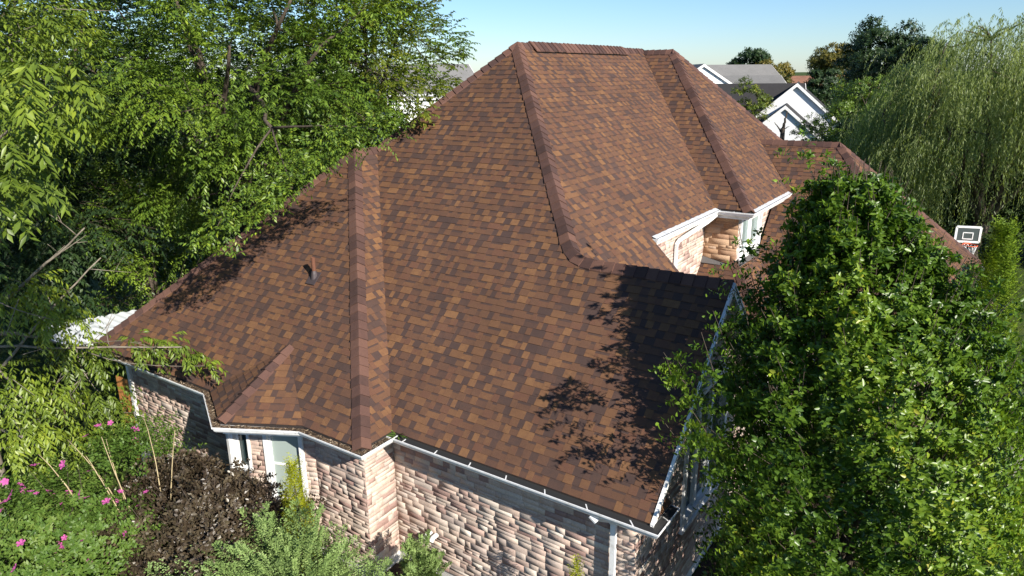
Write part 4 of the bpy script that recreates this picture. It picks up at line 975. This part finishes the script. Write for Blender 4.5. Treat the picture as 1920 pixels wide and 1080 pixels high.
# ------------------------------------------------------------------ neighbourhood
SIDING = None
def siding(name, c):
    m = mat(name, c, .6, .3); N, L, b = nodes(m); tc = N.new('ShaderNodeTexCoord'); wv = N.new('ShaderNodeTexWave'); wv.bands_direction = 'Z'; wv.wave_profile = 'SAW'
    wv.inputs['Scale'].default_value = 1.6; L.new(tc.outputs['Object'], wv.inputs[0]); bump(N, L, b, wv.outputs['Fac'], .5, .02); return m
def neighbour(label, peak, ax, halfw, drop, length, wallm, roofm, group, oh=.18, base=0.0, win=(), name='neighbour_house', into=None, trimm=None):
    """gable house: peak = front gable apex of the roof, ax = ridge direction in plan (away from the front gable)"""
    pk = Vector(peak); ax = Vector((*ax, 0)).normalized(); sd = Vector((-ax.y, ax.x, 0)); z = Vector((0,0,1)); t = into or thing(name, label, 'house', (pk.x, pk.y, base), group)
    k = drop/halfw; f = pk+ax*oh
    def P(u, w_, h): return pk+ax*u+sd*w_+z*h
    ewz = -drop+.0
    W = [P(oh,-halfw+oh,0), P(oh,halfw-oh,0), P(length-oh,halfw-oh,0), P(length-oh,-halfw+oh,0)]
    zw = pk.z-drop+.25
    V = [Vector((p.x,p.y,base-1)) for p in W]+[Vector((p.x,p.y,zw)) for p in W]+[P(oh,0,-.18), P(length-oh,0,-.18)]
    F = [(0,1,5,8,4),(1,2,6,5),(2,3,7,9,6),(3,0,4,7)]
    under(MB().add(V, F).build('wall', wallm), t)
    rf = MB()
    for s in (-1, 1):
        a, b, c, d = P(0,0,0), P(0,s*halfw,-drop), P(length,s*halfw,-drop), P(length,0,0); q = [p-z*.14 for p in (a,b,c,d)]
        rf.add([a,b,c,d,*q], [(0,1,2,3),(4,7,6,5),(1,5,6,2)])
    ro = under(rf.build('roof', roofm), t)
    tr = MB()
    for e0 in (-.02, length-.02):
        for s in (-1, 1): 
            a, b = P(e0,0,-.02), P(e0,s*halfw,-drop-.02); n = (b-a).normalized(); w_ = n.cross(ax).normalized()
            tr.obox((a+b)/2-z*.13, (b-a)/2, ax*.02, z*.13)
    for s in (-1, 1): tr.obox(P(length/2, s*(halfw+.02), -drop-.12), ax*(length/2), sd*.04, z*.09)
    under(tr.build('trim', trimm or WHITE), t)
    for (face_, u, w_, zc, hw, hh) in win:
        c = P(oh-.02, w_, 0) if face_ == 'g' else P(u, w_, 0); c.z = zc
        wx = sd if face_ == 'g' else ax; wn = ax if face_ == 'g' else sd
        wo = MB()
        for du, dv, a, b in ((0,hh,hw+.08,.06),(0,-hh,hw+.08,.06),(-hw,0,.06,hh),(hw,0,.06,hh)): wo.obox(c+wx*du+z*dv, wx*a, wn*.05, z*b)
        wf = under(wo.build('window', WHITE), t)
        pn = MB().obox(c, wx*hw, wn*.03, z*hh).build('pane', GLASSD); pn.parent = wf; pn.matrix_parent_inverse = wf.matrix_parent_inverse
    return t
WSID = siding('white_siding', (.72,.73,.74)); GROOF = ramp_mat('grey_roof', [(0,(.13,.13,.13)),(1,(.17,.168,.165))], nscale=8, namt=.15, bstr=0, big=.1)
DROOF = ramp_mat('charcoal_roof', [(0,(.028,.027,.028)),(1,(.04,.038,.038))], nscale=8, namt=.2, bstr=0, big=.1)
G_ = 'houses of the neighbourhood'
ax_ = (-.905,.425)
nw = neighbour('white sided neighbour with big sunlit gable and charcoal roof beside the willow', (-10.6,50.5,8.13), (-.22,.975), 5.4, 4.7, 9, WSID, DROOF, G_)
neighbour('', (-10.9,54.3,8.05), (-.93,-.36), 4.6, 3.6, 13, WSID, DROOF, G_, into=nw)
neighbour('lower white gable wing in front of the big white gable', (-10.3,46.4,6.65), (-.22,.975), 4.0, 3.4, 4.6, WSID, DROOF, G_, name='neighbour_garage')
neighbour('grey roofed white house with small gable seen over the right hip', (-22.0,61.7,9.75), (-.50,.86), 5.2, 3.4, 9, WSID, GROOF, G_)
neighbour('long grey roofed house standing beyond the small white gable', (-19.6,76.0,9.72), (-.62,-.78), 5.0, 3.3, 12, WSID, GROOF, G_)
neighbour('low grey roofed garage at the right end of the long grey roof', (-17.8,73.5,8.6), (-.75,-.66), 3.6, 2.2, 8, WSID, GROOF, G_, name='neighbour_garage')
neighbour('grey roofed house peeping out between the left trees and the brown roof', (-36.5,43.5,9.85), (-.45,-.9), 3.6, 2.6, 9, WSID, GROOF, G_)
# brick rancher far off on the rise
BRK = bark_mat('far_brick', (.24,.105,.06), (.34,.17,.10), 3); OR = ramp_mat('terracotta_roof', [(0,(.20,.095,.06)),(1,(.25,.125,.08))], nscale=3, namt=.2, bstr=0)
rp = Vector((-30.5, 151, 0)); rx = Vector((.80,.60,0)); ry = Vector((-.60,.80,0))
RA = thing('ranch_house', 'long low brick house with orange brown hip roof far away on the rise', 'house', (rp.x, rp.y, 4.8), G_)
def RP(a, b, h): return rp+rx*a+ry*b+Vector((0,0,h))
under(MB().add([RP(-9,-4,3),RP(12,-4,3),RP(12,4,3),RP(-9,4,3),RP(-9,-4,6.5),RP(12,-4,6.5),RP(12,4,6.5),RP(-9,4,6.5)], [(0,1,5,4),(1,2,6,5),(2,3,7,6),(3,0,4,7)]).build('wall', BRK), RA)
under(MB().add([RP(-9.8,-4.8,6.4),RP(12.8,-4.8,6.4),RP(12.8,4.8,6.4),RP(-9.8,4.8,6.4),RP(-5,0,8.1),RP(8,0,8.1)], [(0,1,5,4),(1,2,5),(2,3,4,5),(3,0,4)]).build('roof', OR), RA)
for a in (-6, -1.5, 4): 
    under(MB().obox(RP(a,-4.02,5.6), rx*.8, ry*.04, Vector((0,0,.55))).build('window', GLASSD), RA)
# ---- far trees
def fartree(label, base, c, rad, nb, rb, per, m, seed, lL=.32, tr=.25, name='tree', cat='tree', group='trees beyond the house', K=9):
    t = tree(name, label, cat, base, group)
    broadleaf(t, c, rad, nb, rb, per, K, lL, lL*.26, m, seed, tw=rb*.7, tr=tr, limbs=7, kind='whorl', droop=.5, low=-.85); return t
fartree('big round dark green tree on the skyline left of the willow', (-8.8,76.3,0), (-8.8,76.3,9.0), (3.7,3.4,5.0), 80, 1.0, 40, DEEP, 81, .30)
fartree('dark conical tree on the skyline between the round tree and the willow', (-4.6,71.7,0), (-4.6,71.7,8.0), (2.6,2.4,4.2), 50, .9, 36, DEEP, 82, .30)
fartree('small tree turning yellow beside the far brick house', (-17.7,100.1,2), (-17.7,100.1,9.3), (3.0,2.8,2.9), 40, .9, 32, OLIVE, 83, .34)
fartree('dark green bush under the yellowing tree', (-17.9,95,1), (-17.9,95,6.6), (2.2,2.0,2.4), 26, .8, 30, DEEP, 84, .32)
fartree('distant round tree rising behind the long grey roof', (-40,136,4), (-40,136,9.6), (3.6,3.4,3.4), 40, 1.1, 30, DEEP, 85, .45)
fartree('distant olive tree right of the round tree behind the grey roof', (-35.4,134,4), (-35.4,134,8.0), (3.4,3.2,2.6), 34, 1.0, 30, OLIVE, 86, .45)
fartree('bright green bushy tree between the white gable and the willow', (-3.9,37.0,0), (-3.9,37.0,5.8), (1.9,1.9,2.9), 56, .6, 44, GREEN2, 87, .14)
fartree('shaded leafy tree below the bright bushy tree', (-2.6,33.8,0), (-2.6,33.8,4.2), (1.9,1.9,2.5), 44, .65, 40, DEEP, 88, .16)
tY = fartree('thin young yellow green tree in front of the white gable', (-7.7,28.9,0), (-7.75,28.9,7.0), (.95,.9,1.5), 20, .34, 26, YGREEN, 89, .11, .05)
fartree('grey green shrub against the lower white gable', (-5.0,31.3,0), (-5.0,31.3,5.3), (1.0,1.0,1.3), 24, .36, 24, GREEN2, 90, .10, .06)
SN = thing('dead_tree', 'bare dark forked tree stub before the lower white gable', 'dead tree', (-6.0,29.0,0))
mb = MB(); limb(mb, (-6.0,29,0), (-6.0,29,6.3), .16, .11, 0, .02); limb(mb, (-6.0,29,6.1), (-5.85,29,7.1), .09, .02, 0, .1); limb(mb, (-6.0,29,6.0), (-6.45,29.1,6.55), .05, .015, .05, .1); limb(mb, (-6.0,29,6.2), (-5.7,29,6.4), .04, .01, 0, .1)
trunk_of(SN, mb)
r = np.random.default_rng(95); n = 420
a = r.uniform(-1.25, .75, n); dd_ = r.uniform(230, 330, n); B = np.stack([3+np.sin(a)*dd_, -8+np.cos(a)*dd_, 5+r.random(n)**1.5*4.5*(.6+.4*np.sin(a*23))], -1)
O, D, base = crown_sprays(B, 3.2, 14, (3, -8, -200), r)
V, F, A = sprays(O, D, 1.8, 8, 1.1, .35, 'whorl', .4, 'lance', r, rndbase=base)
tag(build('woodland', V, F, DEEP, None, {'rnd': A}), 'low far-off wood along the horizon', 'woodland', kind='stuff')
# behind the willow: shaded hedge, so the strands hang before leaves rather than open lawn
for i, (x, y, z, rr_) in enumerate(((1.2,34.5,3.2,3.0),(5.6,34.5,3.4,3.2),(9.8,33.5,3.6,3.2),(-1.8,41,3.5,2.6))):
    fartree(['leafy tree behind the left half of the willow','leafy tree behind the middle of the willow','leafy tree behind the right half of the willow','leafy tree behind the lower willow and bright bush'][i], (x,y,0), (x,y,z), (rr_,2.4,z*.9), 46, .85, 34, DEEP, 120+i, .22)
# grass tufts on the lawn at the lower right
r = np.random.default_rng(130); n = 26000
P = np.stack([r.uniform(3.65, 7.5, n), r.uniform(.5, 9.2, n), np.zeros(n)], -1); D = np.stack([r.normal(0,.35,n), r.normal(0,.35,n), np.ones(n)], -1)
GR = leaf_mat('grass_blade', [(0,(.06,.09,.015)),(.6,(.12,.15,.03)),(1,(.26,.22,.08))], rough=.6, spec=.2, trans=.3)
V, F, A = leaf_mesh(P, D, r.normal(size=(n,3)), .09*r.uniform(.5,1.3,n), .006, 'blade', None, .3)
tag(build('grass', V, F, GR, None, {'rnd': A}), 'short dry green grass on the lawn at the lower right', 'grass', kind='stuff')
